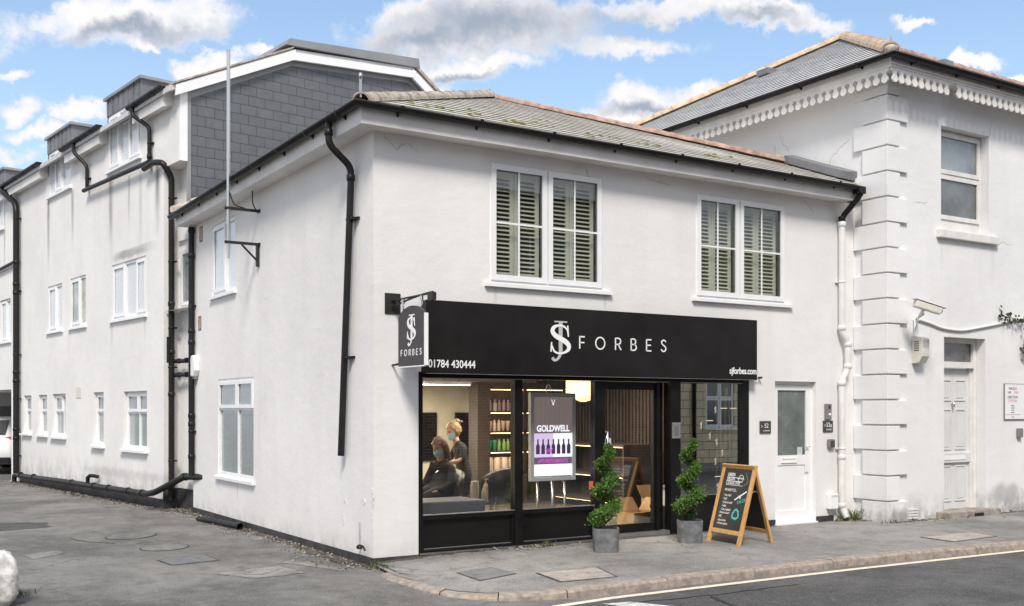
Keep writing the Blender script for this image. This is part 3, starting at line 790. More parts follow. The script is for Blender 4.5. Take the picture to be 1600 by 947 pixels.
# ================================================================== the shop
shop = thing('shop_building', 'white rendered two storey corner shop with black shopfront and mossy slate roof', 'building')
w = wall_skin(MB(FR), 0, RX, -.05, 4.60, [(1.425, 3.01, 3.095, 4.44, .06), (4.504, 6.11, 3.10, 4.425, .06), (.53, 5.44, .03, 2.06, .3), (5.93, 6.73, .05, 2.035, .15)])
w.build('front_wall', M_FRONT, shop)
w = wall_skin(MB(SD), 0, 6.87, -.05, 4.60, [(3.885, 5.525, .68, 2.10, .07), (4.70, 5.82, 3.375, 4.43, .07)])
w.quad((6.87, 0, -.05), (6.87, -6, -.05), (6.87, -6, 4.6), (6.87, 0, 4.6)); w.build('lane_wall', M_LANE, shop)
pl = MB(); pl.box(-.014, .53, -.014, .0, -.04, .085); pl.box(-.014, 0, .0, 6.87, -.04, .085)
pl.build('plinth', M_PLINTH, shop)
pl = MB(FR); pl.box(.531, 5.44, -.3, -.012, -.04, .075); pl.box(5.441, 5.93, 0, .012, .03, .16); pl.box(6.73, 7.08, 0, .012, .03, .16); pl.build('plinth', M_PLINTH, shop)
# eaves
e = MB(); E0, ZS, ZF = .25, 4.585, 4.745
XEV = 7.27
e.add([(0, 0, ZS), (XEV, 0, ZS), (XEV, -E0, ZS), (-E0, -E0, ZS), (-E0, 7.0, ZS), (0, 7.0, ZS)], [(0, 1, 2, 3), (0, 3, 4, 5)])
e.box(XEV - .02, XEV, -E0 + .022, 0, ZS, ZF)
e.box(-E0, XEV, -E0, -E0 + .022, ZS - .012, ZF); e.box(-E0, -E0 + .022, -E0 + .022, 7.0, ZS - .012, ZF)
e.box(-E0 + .02, 0, 6.98, 7.0, ZS, ZF)
e.build('eaves_board', M_FASCIA, shop)
RZ = ZF + .03
A, B, Cc, D, E_, F_ = (-.29, -.29, RZ), (XEV + .01, -.29, RZ), (RX - .005, 1.15, 5.36), (3.6, 3.6, 6.40), (-.29, 7.05, RZ), (RX - .005, 7.05, RZ)
B2 = (RX - .005, .0, RZ + .29 * .4065)
ro = MB(); ro.add([A, B, Cc, D, E_, F_, B2], [(0, 1, 6, 2, 3), (0, 3, 4), (3, 2, 5), (3, 5, 4)])
roof = ro.build('roof', M_SLATE, shop)
sl = MB(); courses(sl, [A, B, B2, Cc, D], .25, lip=.006, seed=3); sl.build('slates', M_SLATE, roof, weld=False)
sl = MB(); courses(sl, [A, D, E_], .25, lip=.0075, seed=4); courses(sl, [D, Cc, F_], .165, seed=5); courses(sl, [D, F_, E_], .165, seed=6); sl.build('slates', M_SLATE, roof, weld=False)
h = MB(); halfround(h, (-.25, -.25, RZ + .01), (3.6, 3.6, 6.42), .095, .36, .014, seed=2); h.build('hip_tiles', M_HIPT, roof, weld=False)
h = MB(); halfround(h, (3.5, 3.66, 6.42), (RX - .02, 1.12, 5.38), .08, .33, .012, seed=3); h.build('ridge_tiles', M_REDT, roof, weld=False)
h = MB(); halfround(h, (-.25, 7.0, RZ + .01), (3.6, 3.6, 6.44), .125, .36, .03, seed=12); h.build('hip_tiles', M_HIPT, roof, weld=False)
MB().box(-.275, -.255, -.275, -.255, RZ + .05, RZ + .25).tube([(-.265, -.265, RZ + .24), (-.265, -.265, RZ + .30)], .02, 8).build('hip_iron', M_STEEL, roof)
mo = MB(); q = random.Random(11); un = (Vector(Cc) - Vector(B)).normalized(); nr = Vector((0, -math.sin(R_(23.2)), math.cos(R_(23.2))))
for cx, cy, k in [(.75, .28, 5), (1.15, .35, 7), (1.25, .1, 4), (1.9, .2, 12), (1.6, .75, 4), (2.4, .55, 6), (2.9, .1, 5), (3.5, .45, 8), (4.1, .3, 5), (4.9, .35, 4), (5.4, .6, 3), (3.0, 1.2, 5), (4.3, 1.0, 4)]:
    for _ in range(k):
        x, y = cx + q.gauss(0, .13), cy + q.gauss(0, .09); z = RZ + (y + .29) * .4065 + .012; r_ = q.uniform(.015, .045)
        mo.ball((x, y, z), (r_ * 1.3, r_, r_ * .55), 7, 5, frame=False)
mo.build('moss', M_MOSS, roof, weld=False)['kind'] = 'stuff'
# lead flashing where the roof meets the neighbour's wall
fl = MB()
pa = [(RX - .004, 1.16, 5.40), (RX - .004, .25, 5.03), (RX - .004, -.04, 4.92)]
for (a, b) in zip(pa[:-1], pa[1:]):
    a, b = Vector(a), Vector(b); o_ = Vector((-.20, 0, 0)); up = Vector((0, 0, .11))
    fl.add([a + o_, b + o_, b + o_ + up * 1.0, a + o_ + up * 1.0, a, b, b + up * 1.25, a + up * 1.25], [(0, 1, 2, 3), (4, 7, 6, 5), (3, 2, 6, 7), (0, 4, 5, 1), (0, 3, 7, 4), (1, 5, 6, 2)])
fl.build('lead_flashing', M_LEAD, roof)
fl = MB(); fl.add([(RX - .03, 1.2, 5.52), (RX - .002, 1.2, 5.54), (RX - .002, .0, 5.08), (RX - .03, .0, 5.06)], [(0, 1, 2, 3)]); fl.build('mortar_fillet', M_CONC, roof)
# gutters and downpipes
GZ = 4.775; gn = .318
gt = MB(); gutter(gt, [(XEV + .03, -gn, GZ - .02), (-gn, -gn, GZ), (-gn, 7.02, GZ - .03)])
clips(gt, (-gn, -gn, GZ), (XEV, -gn, GZ), .95, (0, 1, 0), depth=gn - E0); clips(gt, (-gn, -gn, GZ), (-gn, 7, GZ - .02), .95, (1, 0, 0), depth=gn - E0)
gt.build('gutter', M_BLK, shop, weld=False)


def pipe_run(fr, pts, r=.036, clipz=(), col=None, parent=None, name='downpipe', collars=(), n=None):
    mb = MB(fr); path = []
    for i, p in enumerate(pts):      # soften the bends
        if 0 < i < len(pts) - 1:
            a, b, c = Vector(pts[i - 1]), Vector(p), Vector(pts[i + 1]); k = min(.09, (a - b).length * .45, (c - b).length * .45)
            p0 = b + (a - b).normalized() * k; p1 = b + (c - b).normalized() * k
            for u in (0, .25, .5, .75, 1): path.append(tuple(p0 * (1 - u) ** 2 + b * 2 * u * (1 - u) + p1 * u * u))
        else: path.append(tuple(p))
    mb.tube(path, r, 12)
    for (a, nn, z) in collars: mb.lathe(a, nn, [(r + .001, z - .035), (r + .009, z - .03), (r + .009, z + .03), (r + .001, z + .035)], 12)
    for (a, nn, z) in clipz:
        mb.lathe(a, nn, [(r + .001, z - .014), (r + .006, z - .012), (r + .006, z + .012), (r + .001, z + .014)], 12)
        mb.box(a - .07, a + .07, nn - r - .022, nn - r + .01, z - .012, z + .012); mb.box(a - .012, a + .012, nn - r - .03, nn - r + .01, z - .01, z + .01)
    return mb.build(name, col or M_BLK, parent, weld=False)


pipe_run(SD, [(.45, gn, GZ - .05), (.45, gn, 4.50), (.44, .2, 4.39), (.43, .07, 4.28), (.43, .07, 4.1), (.70, .07, 1.14)], .038,
         [], parent=shop, collars=[(.45, gn, 4.62), (.43, .07, 4.16)])
for (y, z) in ((.475, 3.72), (.60, 2.22)): cl = MB(SD); cl.box(y - .10, y + .06, 0, .085, z - .013, z + .013); cl.box(y - .13, y - .09, 0, .03, z - .015, z + .015); cl.build('pipe_clip', M_BLK, shop)
pipe_run(SD, [(6.76, .06, 4.56), (6.76, .06, .60)], .046, [(6.76, .06, 3.3), (6.76, .06, 2.35), (6.76, .06, 1.3)], parent=shop, collars=[(6.76, .06, z) for z in (4.5, 4.1, 2.9, 2.72, 1.55, 1.42, .9)])
pipe_run(FR, [(7.25, gn, GZ - .06), (7.25, gn, 4.62), (7.18, .07, 4.36), (7.18, .07, 4.2)], .04, parent=shop, collars=[(7.25, gn, 4.66), (7.18, .07, 4.34)])
hp = MB(FR); hp.box(7.18, 7.32, gn - .06, gn + .06, GZ - .12, GZ - .02); hp.build('rainwater_outlet', M_BLK, shop, bevel=.012)
pipe_run(FR, [(7.18, .07, 4.30), (7.18, .07, 2.74), (7.27, .10, 2.60), (7.27, .10, 2.22), (7.18, .07, 2.06), (7.18, .07, .27), (7.22, .12, .13)], .047, [(7.18, .07, 3.45), (7.18, .07, 1.1)],
         col=M_PVCD, parent=shop, collars=[(7.18, .07, 4.26), (7.18, .07, 2.80), (7.27, .10, 2.57), (7.27, .10, 2.26), (7.18, .07, 2.02), (7.18, .07, .98), (7.18, .07, .3)])


def shutter(fr, a0, a1, z0, z1, nn, parent):
    """plantation shutters behind a clear pane: two leaves of louvres"""
    mid = a0 + (a1 - a0) * .5; n = nn - .11
    for (x0, x1) in ((a0 - .03, mid - .004), (mid + .004, a1 + .03)):
        s_ = MB(fr); ring(s_, x0, x1, z0 - .02, z1 + .01, .05, n - .028, n, wb=.07, wt=.075)
        k = z0 + .07; 
        while k < z1 - .09:
            s_.add([fr(x0 + .05, n - .034, k + .024), fr(x1 - .05, n - .034, k + .024), fr(x1 - .05, n + .004, k), fr(x0 + .05, n + .004, k),
                    fr(x0 + .05, n - .034, k + .031), fr(x1 - .05, n - .034, k + .031), fr(x1 - .05, n + .004, k + .008), fr(x0 + .05, n + .004, k + .008)], [(0, 1, 2, 3), (4, 7, 6, 5), (0, 4, 5, 1), (3, 2, 6, 7), (0, 3, 7, 4), (1, 5, 6, 2)])
            k += .05
        s_.build('shutter', M_SHUT, parent)
    g_ = MB(fr); c = (a0 + a1) / 2; zc = z0 + (z1 - z0) * .5     # glazing bars held between the panes
    g_.box(c - .011, c + .011, nn - .005, nn + .003, z0, z1); g_.box(a0, a1, nn - .004, nn + .002, zc - .011, zc + .011); g_.build('glazing_bar', M_PVC, parent)


window(shop, FR, 1.425, 3.01, 3.095, 4.44, .06, [(1.425, 2.207, 3.095, 4.44, True), (2.207, 3.01, 3.095, 4.44, True)], M_GLASS, extra=shutter, fw=.03, sw=.05)
window(shop, FR, 4.504, 6.11, 3.10, 4.425, .06, [(4.504, 5.266, 3.10, 4.425, True), (5.266, 6.11, 3.10, 4.425, True)], M_GLASS, extra=shutter, fw=.03, sw=.05)
window(shop, SD, 3.885, 5.525, .68, 2.10, .07, [(3.885, 4.62, 1.66, 2.10, True), (4.62, 5.525, 1.66, 2.10, True), (3.885, 4.62, .68, 1.66, False), (4.62, 5.525, .68, 1.66, False)], [M_GREYP, M_GREYP, M_FROST, M_FROST])
window(shop, SD, 4.70, 5.82, 3.375, 4.43, .07, [(4.70, 5.16, 3.375, 4.43, False), (5.16, 5.82, 3.375, 4.43, True)], M_PALEP)
for (a, b, c, d) in ((6.34, 6.49, 4.28, 4.52), (6.41, 6.56, 2.9, 3.12)):
    v = MB(SD); ring(v, a, b, c, d, .015, -.01, .008)
    for k in range(7): v.box(a + .015, b - .015, -.008, .004, c + .02 + k * (d - c - .03) / 7, c + .032 + k * (d - c - .03) / 7)
    v.box(a, b, -.03, -.012, c, d); v.build('air_vent', M_TERRA, shop)
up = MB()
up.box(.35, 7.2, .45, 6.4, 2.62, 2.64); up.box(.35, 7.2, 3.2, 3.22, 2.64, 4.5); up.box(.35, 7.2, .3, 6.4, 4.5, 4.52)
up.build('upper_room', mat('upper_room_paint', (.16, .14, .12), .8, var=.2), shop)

# ---- black shopfront
sf = MB(FR); n0, n1 = -.10, -.02
sf.box(.531, .58, n0, .005, .03, 2.055); sf.box(1.766, 1.871, n0, -.005, .03, 2.0); sf.box(2.903, 3.055, n0, -.005, .03, 2.0)
sf.box(4.075, 4.234, n0, .02, .03, 2.0); sf.box(5.324, 5.439, n0, .005, .03, 2.055); sf.box(.58, 5.324, n0, -.01, 1.998, 2.055)
sf.box(3.955, 4.075, -.20, -.14, .05, 2.0)
for a, b in ((.58, 1.766), (1.871, 2.903), (4.234, 5.324)):
    zt = .50 if a < 4 else .545
    sf.box(a, b, -.075, -.055, .08, zt - .05); sf.box(a, b, n0, -.012, zt - .05, zt); sf.box(a, b, n0, -.008, .05, .12)
    sf.box(a, a + .03, -.07, -.03, .12, zt - .05); sf.box(b - .03, b, -.07, -.03, .12, zt - .05)
sfo = sf.build('shopfront', M_SHOP, shop)
tr = MB(FR)
for a, b in ((.58, 1.766), (1.871, 2.903)):
    tr.box(a, b, -.02, -.004, .497, .507); tr.box(a + .03, b - .03, -.056, -.045, .125, .135)
tr.box(.54, 2.95, -.008, .02, .078, .094); tr.box(.58, 5.32, -.01, .004, 1.99, 1.998); tr.box(4.234, 5.324, -.02, -.006, .545, .553)
tr.build('trim', M_ALU, sfo)
gz = MB(FR); gz.box(.575, 1.77, -.05, -.042, .50, 2.0); gz.build('pane', M_SHOPGL, sfo)
MB(FR).box(1.868, 2.906, -.05, -.042, .50, 2.0).build('pane', M_SHOPGL, sfo)
MB(FR).box(4.23, 5.328, -.05, -.042, .545, 2.0).build('pane', M_BOOSTGL, sfo)
dr = MB(FR); ring(dr, 3.057, 3.953, .135, 1.985, .028, -.13, -.07, wb=.10, wt=.09)
dr.box(3.865, 3.925, -.13, -.07, .23, 1.9); dr.box(3.9, 3.953, -.1301, -.05, .135, 1.985)
door = dr.build('shop_door', M_SHOP, shop)
MB(FR).box(3.07, 3.87, -.108, -.10, .22, 1.91).build('pane', M_DOORGL, door)
hd = MB(FR); hd.tube([(3.10, -.06, .95), (3.10, -.02, .95), (3.10, -.02, 1.38), (3.10, -.06, 1.38)], .012, 8); hd.build('handle', M_CHROME, door)
MB(FR).box(3.115, 3.215, -.099, -.0975, 1.19, 1.30).build('notice', mat('paper_notice', (.62, .62, .62), .7, var=.1, vscale=30), door)
MB(FR).box(3.03, 4.06, -.12, .015, .085, .132).build('threshold', M_ALU, shop)
MB(FR).box(2.84, 2.93, -.0415, -.0405, .69, .79).build('window_sticker', mat('orange_sticker', (.62, .13, .06), .5), sfo)
# small white printed marks on the right-hand pane
dm = MB(FR); q = random.Random(3)
for k, (a, z) in enumerate(((4.63, 1.42), (4.88, 1.62), (4.9, 1.2), (5.08, 1.86), (4.88, .95), (5.0, 1.06), (5.2, .86), (4.78, 1.28), (4.92, .62))):
    text(dm, 'S', a, z, -.0405, .085, ext=.0004)
    stroke(dm, lambda x, zz, n, a=a, z=z: FR(a + x, n, z + zz), [(0.01, .075), (.01, -.012), (-.012, -.02)], .006, -.041, -.0402)
for a, z in ((5.03, 1.66), (4.78, 1.5), (4.93, .77), (5.2, 1.66)): dm.box(a - .06, a + .06, -.041, -.0402, z, z + .012)
dm.build('window_lettering', mat('faded_white_vinyl', (.66, .62, .52), .6), sfo)
# ---- white side door, number 52
wd = MB(FR); a0, a1, z0, z1 = 5.93, 6.73, .05, 2.035
ring(wd, a0, a1, z0 + .03, z1, .045, -.13, -.07); wd.box(a0 - .02, a1, -.13, .04, z0 - .02, z0 + .05)
wdo = wd.build('side_door', M_PVC, shop)
lf = MB(FR); ring(lf, a0 + .035, a1 - .04, .10, 1.985, .085, -.115, -.068, wb=.16, wt=.07)
lf.box(a0 + .1, a1 - .1, -.112, -.074, .885, 1.02); lf.box(a0 + .1, a1 - .1, -.112, -.085, .20, .90); lf.build('door_leaf', M_PVC, wdo)
MB(FR).box(a0 + .1, a1 - .1, -.095, -.088, 1.0, 1.93).build('pane', mat('obscured_glass', (.15, .17, .17), .22, var=.35, vscale=1.6, coat=1.), wdo)
lb = MB(FR); ring(lb, 6.12, 6.42, .915, .985, .014, -.075, -.06); lb.box(6.13, 6.41, -.074, -.066, .925, .975); lb.build('letterbox', M_PVC, wdo)
hb = MB(FR); hb.box(6.585, 6.64, -.07, -.05, .78, 1.10); hb.tube([(6.612, -.06, 1.14), (6.612, -.02, 1.14), (6.56, -.02, 1.14)], .012, 8); hb.build('handle', M_PVC, wdo)
MB(FR).box(6.45, 6.55, -.087, -.0855, 1.02, 1.13).build('notice', mat('pale_notice', (.5, .56, .54), .7), wdo)

# ================================================================== the neighbour up the lane
nb = thing('side_building', 'tall white rendered block up the lane with grey slate clad gable and dormers', 'building', loc=N0)
SE = 17.0
holes = [(.80, 2.487, 3.30, 4.30, .12), (3.967, 4.917, 3.31, 4.285, .12), (5.46, 6.43, 3.31, 4.26, .12), (.755, 1.888, .96, 1.972, .14), (2.94, 3.516, .985, 1.978, .14), (5.23, 6.115, 1.105, 1.975, .14), (6.5, 7.131, 1.125, 1.967, .14), (7.67, 8.27, 1.135, 1.965, .14)]
w = wall_skin(MB(NB), 0, 8.52, -.05, 5.66, holes)
wall_skin(w, -.62, 8.52, 5.66, 6.80, [(1.05, 2.62, 6.06, 6.80, .1), (4.83, 6.36, 6.15, 6.80, .1)])
wall_skin(w, 8.52, SE, 2.12, 6.8, [(9.36, 10.32, 3.28, 4.27, .12), (9.9, 10.9, 5.95, 6.75, .1)], n=.0)
wall_skin(w, 8.52, 9.08, -.05, 2.12, n=.0)
w.quad((0, 0, -.05), (0, -.27, -.05), (0, -.27, 5.66), (0, 0, 5.66)); w.quad((-.62, 0, 5.66), (0, 0, 5.66), (0, -.27, 5.66), (-.62, -.27, 5.66))
wall_skin(w, -.62, 0, 4.8, 5.66, n=-.27); wall_skin(w, -2.2, 0, -.05, 4.8, [(-.9, -.10, 3.34, 4.31, .08)], n=-.27)
# under-croft lining and the wall behind
w.box(9.08, 9.3, -5.5, -.002, 0, 2.12); w.box(9.08, SE, -5.5, -.002, 2.12, 2.3); w.box(9.3, SE, -5.6, -5.4, 0, 2.12)
w.box(16.6, 16.8, -5.4, -.002, 0, 2.12)
w.build('lane_wall', M_NB, nb)
x = MB(NB); x.box(16.56, 16.599, -2.6, -.9, .02, 1.75); x.build('garage_door', M_GREYPL, nb)
x = MB(NB); x.box(12.6, 12.8, -3.2, -3.0, 0, 2.12); x.build('pillar', M_PVCD, nb)
# gable
prof = [(-.21, 6.80), (1.95, 7.86), (4.48, 8.06), (5.55, 7.35), (7.6, 5.9)]
gw = MB(GB); gw.quad((0, 0, 5.66), (.27, 0, 5.66), (.27, 0, 4.8), (7.5, 0, 4.8), (7.5, 0, 5.97), (5.55, 0, 7.35), (4.48, 0, 8.06), (1.95, 0, 7.86), (0, 0, 6.9)); gw.build('gable_wall', M_NB, nb)
gc = MB(GB); gc.poly_n([(.19, 4.9), (7.4, 4.9), (7.4, 5.9), (5.50, 7.25), (4.42, 7.93), (2.0, 7.74), (.19, 6.86)], .004, .03); gc.build('slate_cladding', M_GABLE, nb)
c = MB(GB); c.box(.002, .13, .001, .05, 5.665, 6.85); c.build('corner_board', M_PVC, nb)
c = MB(GB); c.box(.132, .19, .001, .045, 5.0, 6.88)
for (a, b) in (((.19, 6.76), (2.0, 7.66)), ((2.0, 7.66), (4.42, 7.85)), ((4.42, 7.85), (5.5, 7.17))):
    c.add([GB(a[0], .033, a[1] - .06), GB(b[0], .033, b[1] - .06), GB(b[0], .033, b[1] + .07), GB(a[0], .033, a[1] + .07)], [(0, 1, 2, 3)])
c.build('lead_edge', M_LEADL, nb)
rf = MB(GB); dep = 18.0
top = prof + [(9.4, 5.9)]
rf.poly_n(prof + [(7.6, 5.8), (5.5, 7.2), (4.45, 7.9), (1.98, 7.74), (-.21, 6.72)], .12, -dep)
nroof = rf.build('roof', M_SLATE2, nb)
bb = MB(GB)
for (a, b, z0, n) in (((-.10, 6.84), (2.02, 7.86), .17, .121), ((1.98, 7.80), (4.52, 8.0), .13, .135), ((4.46, 8.02), (7.6, 5.86), .17, .13)):
    bb.poly_n([(a[0], a[1] - z0), (b[0], b[1] - z0), b, a], n - .03, n + .022)
bb.build('bargeboard', M_PVC, nroof)
vt = MB(GB); vt.poly_n([(-.15, 6.84), (1.98, 7.872), (1.98, 7.90), (-.15, 6.868)], .16, -.2); vt.build('verge_mortar', M_HIPT, nroof)
lc = MB(GB); lc.poly_n([(1.82, 7.90), (4.60, 8.07), (4.58, 8.24), (1.9, 8.02)], .17, -6); lc.build('ridge_capping', M_LEADL, nroof)
lc = MB(GB); lc.poly_n([(4.5, 8.08), (7.6, 5.93), (7.6, 5.99), (4.5, 8.14)], .16, -.2); lc.build('verge_mortar', M_HIPT, nroof)
# boxed eaves with gutters between the dormers
for (a, b) in ((-.40, .98), (2.70, 4.75), (6.45, 9.85), (10.95, SE)):
    x = MB(NB); x.poly_a([(0.001, 6.60), (.17, 6.56), (.17, 6.82), (.001, 6.86)], a, b); x.build('boxed_eaves', M_FASCIA, nb)
    x = MB(); e0, e1 = (-.52 if a < 0 else a - .22), b - (.0 if b > 1.5 else -.02); gutter(x, [NB(e0, .235, 6.85), NB(e1, .235, 6.83)], .058); clips(x, NB(e0, .235, 6.85), NB(e1, .235, 6.83), .8, VN, depth=.07); x.build('gutter', M_BLK, nb, weld=False)


def dormer(a0, a1, z0, lights, open_light=False):
    d = MB(NB); zt = 7.40
    d.box(a0, a0 + .07, -3.2, .0, 6.6, 7.07); d.box(a1 - .07, a1, -3.2, .0, 6.6, 7.07); d.box(a0 + .002, a1 - .002, -3.2, .015, 7.07, zt - .03)
    k = a0 + .1
    while k < a1: d.box(k, k + .018, .015, .032, 7.075, zt - .035); k += .26
    dm_ = d.build('dormer', M_LEAD, nb)
    MB(NB).box(a0 - .06, a1 + .06, -3.2, .06, zt - .03, zt + .02).build('flat_roof', M_LEADL, dm_)
    window(nb, NB, a0 + .08, a1 - .08, z0, 7.065, .06, lights, M_PALEP, so=.06)


dormer(.98, 2.73, 6.06, [(1.06, 1.6, 6.06, 7.065, True), (1.6, 2.1, 6.06, 7.065, False), (2.1, 2.65, 6.06, 7.065, True)])
dormer(4.78, 6.43, 6.16, [(4.86, 5.45, 6.16, 7.065, False), (5.45, 5.9, 6.16, 7.065, True), (5.9, 6.35, 6.16, 7.065, False)])
dormer(9.88, 11.2, 6.0, [(9.96, 10.5, 6.0, 7.065, False), (10.5, 11.12, 6.0, 7.065, True)])
window(nb, NB, .80, 2.487, 3.30, 4.30, .08, [(.80, 1.286, 3.30, 4.30, True), (1.286, 1.856, 3.30, 4.30, False), (1.856, 2.487, 3.30, 4.30, True)], M_PALEP)
M_TREEP = mat('pane_painted_reflection', (.30, .34, .28), .2, var=.45, vscale=3.5, coat=1.)  # mottled green stands in for reflected trees, put into the pane colour
window(nb, NB, 3.967, 4.917, 3.31, 4.285, .08, [(3.967, 4.36, 3.31, 4.285, False), (4.36, 4.917, 3.31, 4.285, True)], M_TREEP)
window(nb, NB, 5.46, 6.43, 3.31, 4.26, .08, [(5.46, 5.9, 3.31, 4.26, False), (5.9, 6.43, 3.31, 4.26, True)], M_PALEP)
window(nb, NB, 9.36, 10.32, 3.28, 4.27, .10, [(9.36, 9.8, 3.28, 4.27, False), (9.8, 10.32, 3.28, 4.27, True)], M_PALEP)
window(nb, NB, .755, 1.888, .96, 1.972, .13, [(.755, 1.3, 1.60, 1.972, True), (1.3, 1.888, 1.60, 1.972, True), (.755, 1.3, .96, 1.60, False), (1.3, 1.888, .96, 1.60, False)], [M_GREYP, M_GREYP, M_FROST, M_FROST], so=.08)
for a, b, c in ((2.94, 3.516, .985), (6.5, 7.131, 1.125), (7.67, 8.27, 1.135)):
    window(nb, NB, a, b, c, 1.972, .13, [(a, b, 1.60, 1.972, True), (a, b, c, 1.60, False)], [M_GREYP, M_FROST], so=.08)
window(nb, NB, 5.23, 6.115, 1.105, 1.975, .13, [(5.23, 5.6, 1.105, 1.975, False), (5.6, 6.115, 1.60, 1.975, True), (5.6, 6.115, 1.105, 1.60, False)], [M_GREYP, M_GREYP, M_FROST], so=.08)
window(nb, NB, -.9, -.10, 3.34, 4.31, .31, [(-.9, -.10, 3.34, 4.31, True)], M_GREYP, so=-.22)
x = MB(NB); x.box(-.95, -.05, -.269, -.22, 4.45, 4.68); x.build('lintel', M_FASCIA, nb)
p = MB(NB); p.box(-.012, 8.53, .001, .016, -.04, .16); p.box(-2.0, -.0, -.269, -.255, -.04, .34); p.box(-.014, -.001, -.255, .015, -.04, .34)
p.build('plinth', M_PLINTH, nb)
x = MB(NB); x.box(4.24, 4.53, .001, .01, 1.88, 2.09); x.build('vent_cover', M_CREAMP, nb)
# rainwater pipes
cz = lambda a, n, *zs: [(a, n, z) for z in zs]
pipe_run(NB, [(.80, .235, 6.80), (.80, .235, 6.66), (.48, .06, 6.42), (.48, .06, 5.84)], .036, cz(.48, .06, 6.15), parent=nb, collars=cz(.48, .06, 5.92))
pipe_run(NB, [(3.95, .235, 6.78), (3.95, .235, 6.62), (3.70, .06, 6.34), (3.70, .06, 5.86)], .036, cz(3.70, .06, 6.1), parent=nb)
pipe_run(NB, [(3.78, .10, 5.87), (.40, .10, 5.81)], .040, parent=nb)
pipe_run(NB, [(.60, .11, 5.73), (.18, .11, 5.76), (-.10, .06, 5.72), (-.10, -.09, 5.5), (-.10, -.09, .15)], .05, cz(-.10, -.09, 5.15, 4.1, 3.0, 2.35, .8), parent=nb, collars=cz(-.10, -.09, 2.6, 3.4, 1.9))
pipe_run(NB, [(9.3, .235, 6.78), (9.1, .235, 6.68), (8.62, .10, 6.38), (8.50, .10, 6.2), (8.50, .10, .12)], .068, cz(8.5, .10, 6.0, 4.35, 2.9, 1.9, .6), parent=nb, collars=cz(8.5, .10, 5.0, 4.5, 4.3, 2.5, 2.3, 1.2, 1.0))
pipe_run(NB, [(11.5, .06, 4.95), (8.6, .06, 5.05)], .04, parent=nb)
pp = pipe_run(NB, [(8.42, .16, .02), (8.42, .16, .17), (5.0, .16, .21), (.35, .16, .24), (.0, .16, .28), (-.55, -.13, .56), (-1.35, -.13, .59)], .052, parent=nb, name='waste_pipe')
for a in (7.9, 6.9, 4.3, 3.0, 2.2, 1.2, .55): x = MB(NB); x.tube([(a - .03, .16, .245 - a * .006), (a + .03, .16, .245 - a * .006)], .062, 12); x.build('pipe_collar', M_BLK, pp, weld=False)
x = MB(NB); x.tube([(3.35, .16, .25), (3.35, .16, .36), (3.28, .14, .40), (3.15, .10, .40), (3.1, .04, .38)], .035, 8); x.build('vent_elbow', M_BLK, pp, weld=False)
for pq in ([(-.62, -.13, .56), (-.5, -.13, .555)], [(-.30, -.03, .43), (-.22, .02, .39)]): x = MB(NB); x.tube(pq, .064, 12); x.build('pipe_collar', M_BLK, pp, weld=False)
x = MB(NB); x.tube([(-.1, -.13, 2.45), (-.62, -.16, 2.44)], .035, 10); x.tube([(-.1, -.13, 2.22), (-.62, -.16, 2.22)], .035, 10); x.tube([(-.12, -.03, 2.42), (-.12, -.03, 2.85)], .03, 10)
for a in (-.25, -.55): x.tube([(a, -.15, 2.45), (a - .05, -.15, 2.45)], .045, 10); x.tube([(a, -.15, 2.22), (a - .05, -.15, 2.22)], .045, 10)
x.build('branch_pipe', M_BLK, nb, weld=False)
x = MB(NB); x.tube([(-.25, -.55, 4.6), (-.25, -.55, 5.75)], .05, 10); x.tube([(-.25, -.55, 5.66), (-.25, -.55, 5.78)], .06, 10); x.build('soil_stack', M_BLK, nb, weld=False)
x = MB(NB); x.box(9.05, 9.10, .001, .05, 0, 2.12); x.build('opening_trim', M_PVC, nb)

# ================================================================== the corner building on the right
rb = thing('corner_building', 'white rendered corner building with block quoins, scalloped eaves valance and grey hipped roof', 'building', loc=(RX, RY, 0))
XE = 22.0; ZT = 6.32
w = wall_skin(MB(RF), RX, XE, -.05, ZT, [(8.735, 9.885, 4.25, 5.775, .2), (8.805, 9.80, .07, 2.71, .24), (12.6, 13.75, 4.25, 5.775, .2)]); w.build('front_wall', M_RB, rb)
w = wall_skin(MB(RS), RY, 9.0, -.05, ZT); w.quad((9.0, 0, 0), (9.0, -14.4, 0), (9.0, -14.4, ZT), (9.0, 0, ZT)); w.build('side_wall', M_RBS, rb)
qn = MB(); pitch = .3535; k = 0; z = .03
while z < 6.1:
    zt = min(z + pitch - .022, 6.16); wl_, wr = (.39, .40) if k % 2 == 0 else (.545, .225)
    qn.box(RX - .042, RX + wr, RY - .042, RY + wl_, z, zt); z += pitch; k += 1
qn.build('quoins', M_RB, rb, bevel=.006)
# eaves: board, pierced valance, gutter
e = MB(); e.add([(RX - .36, RY - .36, ZT), (XE, RY - .36, ZT), (XE, RY, ZT), (RX, RY, ZT), (RX, 9.0, ZT), (RX - .36, 9.0, ZT)], [(0, 1, 2, 3), (0, 3, 4, 5)])
e.box(RX - .32, XE, RY - .32, RY - .275, ZT - .035, ZT + .1); e.box(RX - .32, RX - .275, RY - .275, 9, ZT - .035, ZT + .1); e.build('eaves_board', M_FASCIA, rb)
PT = .14


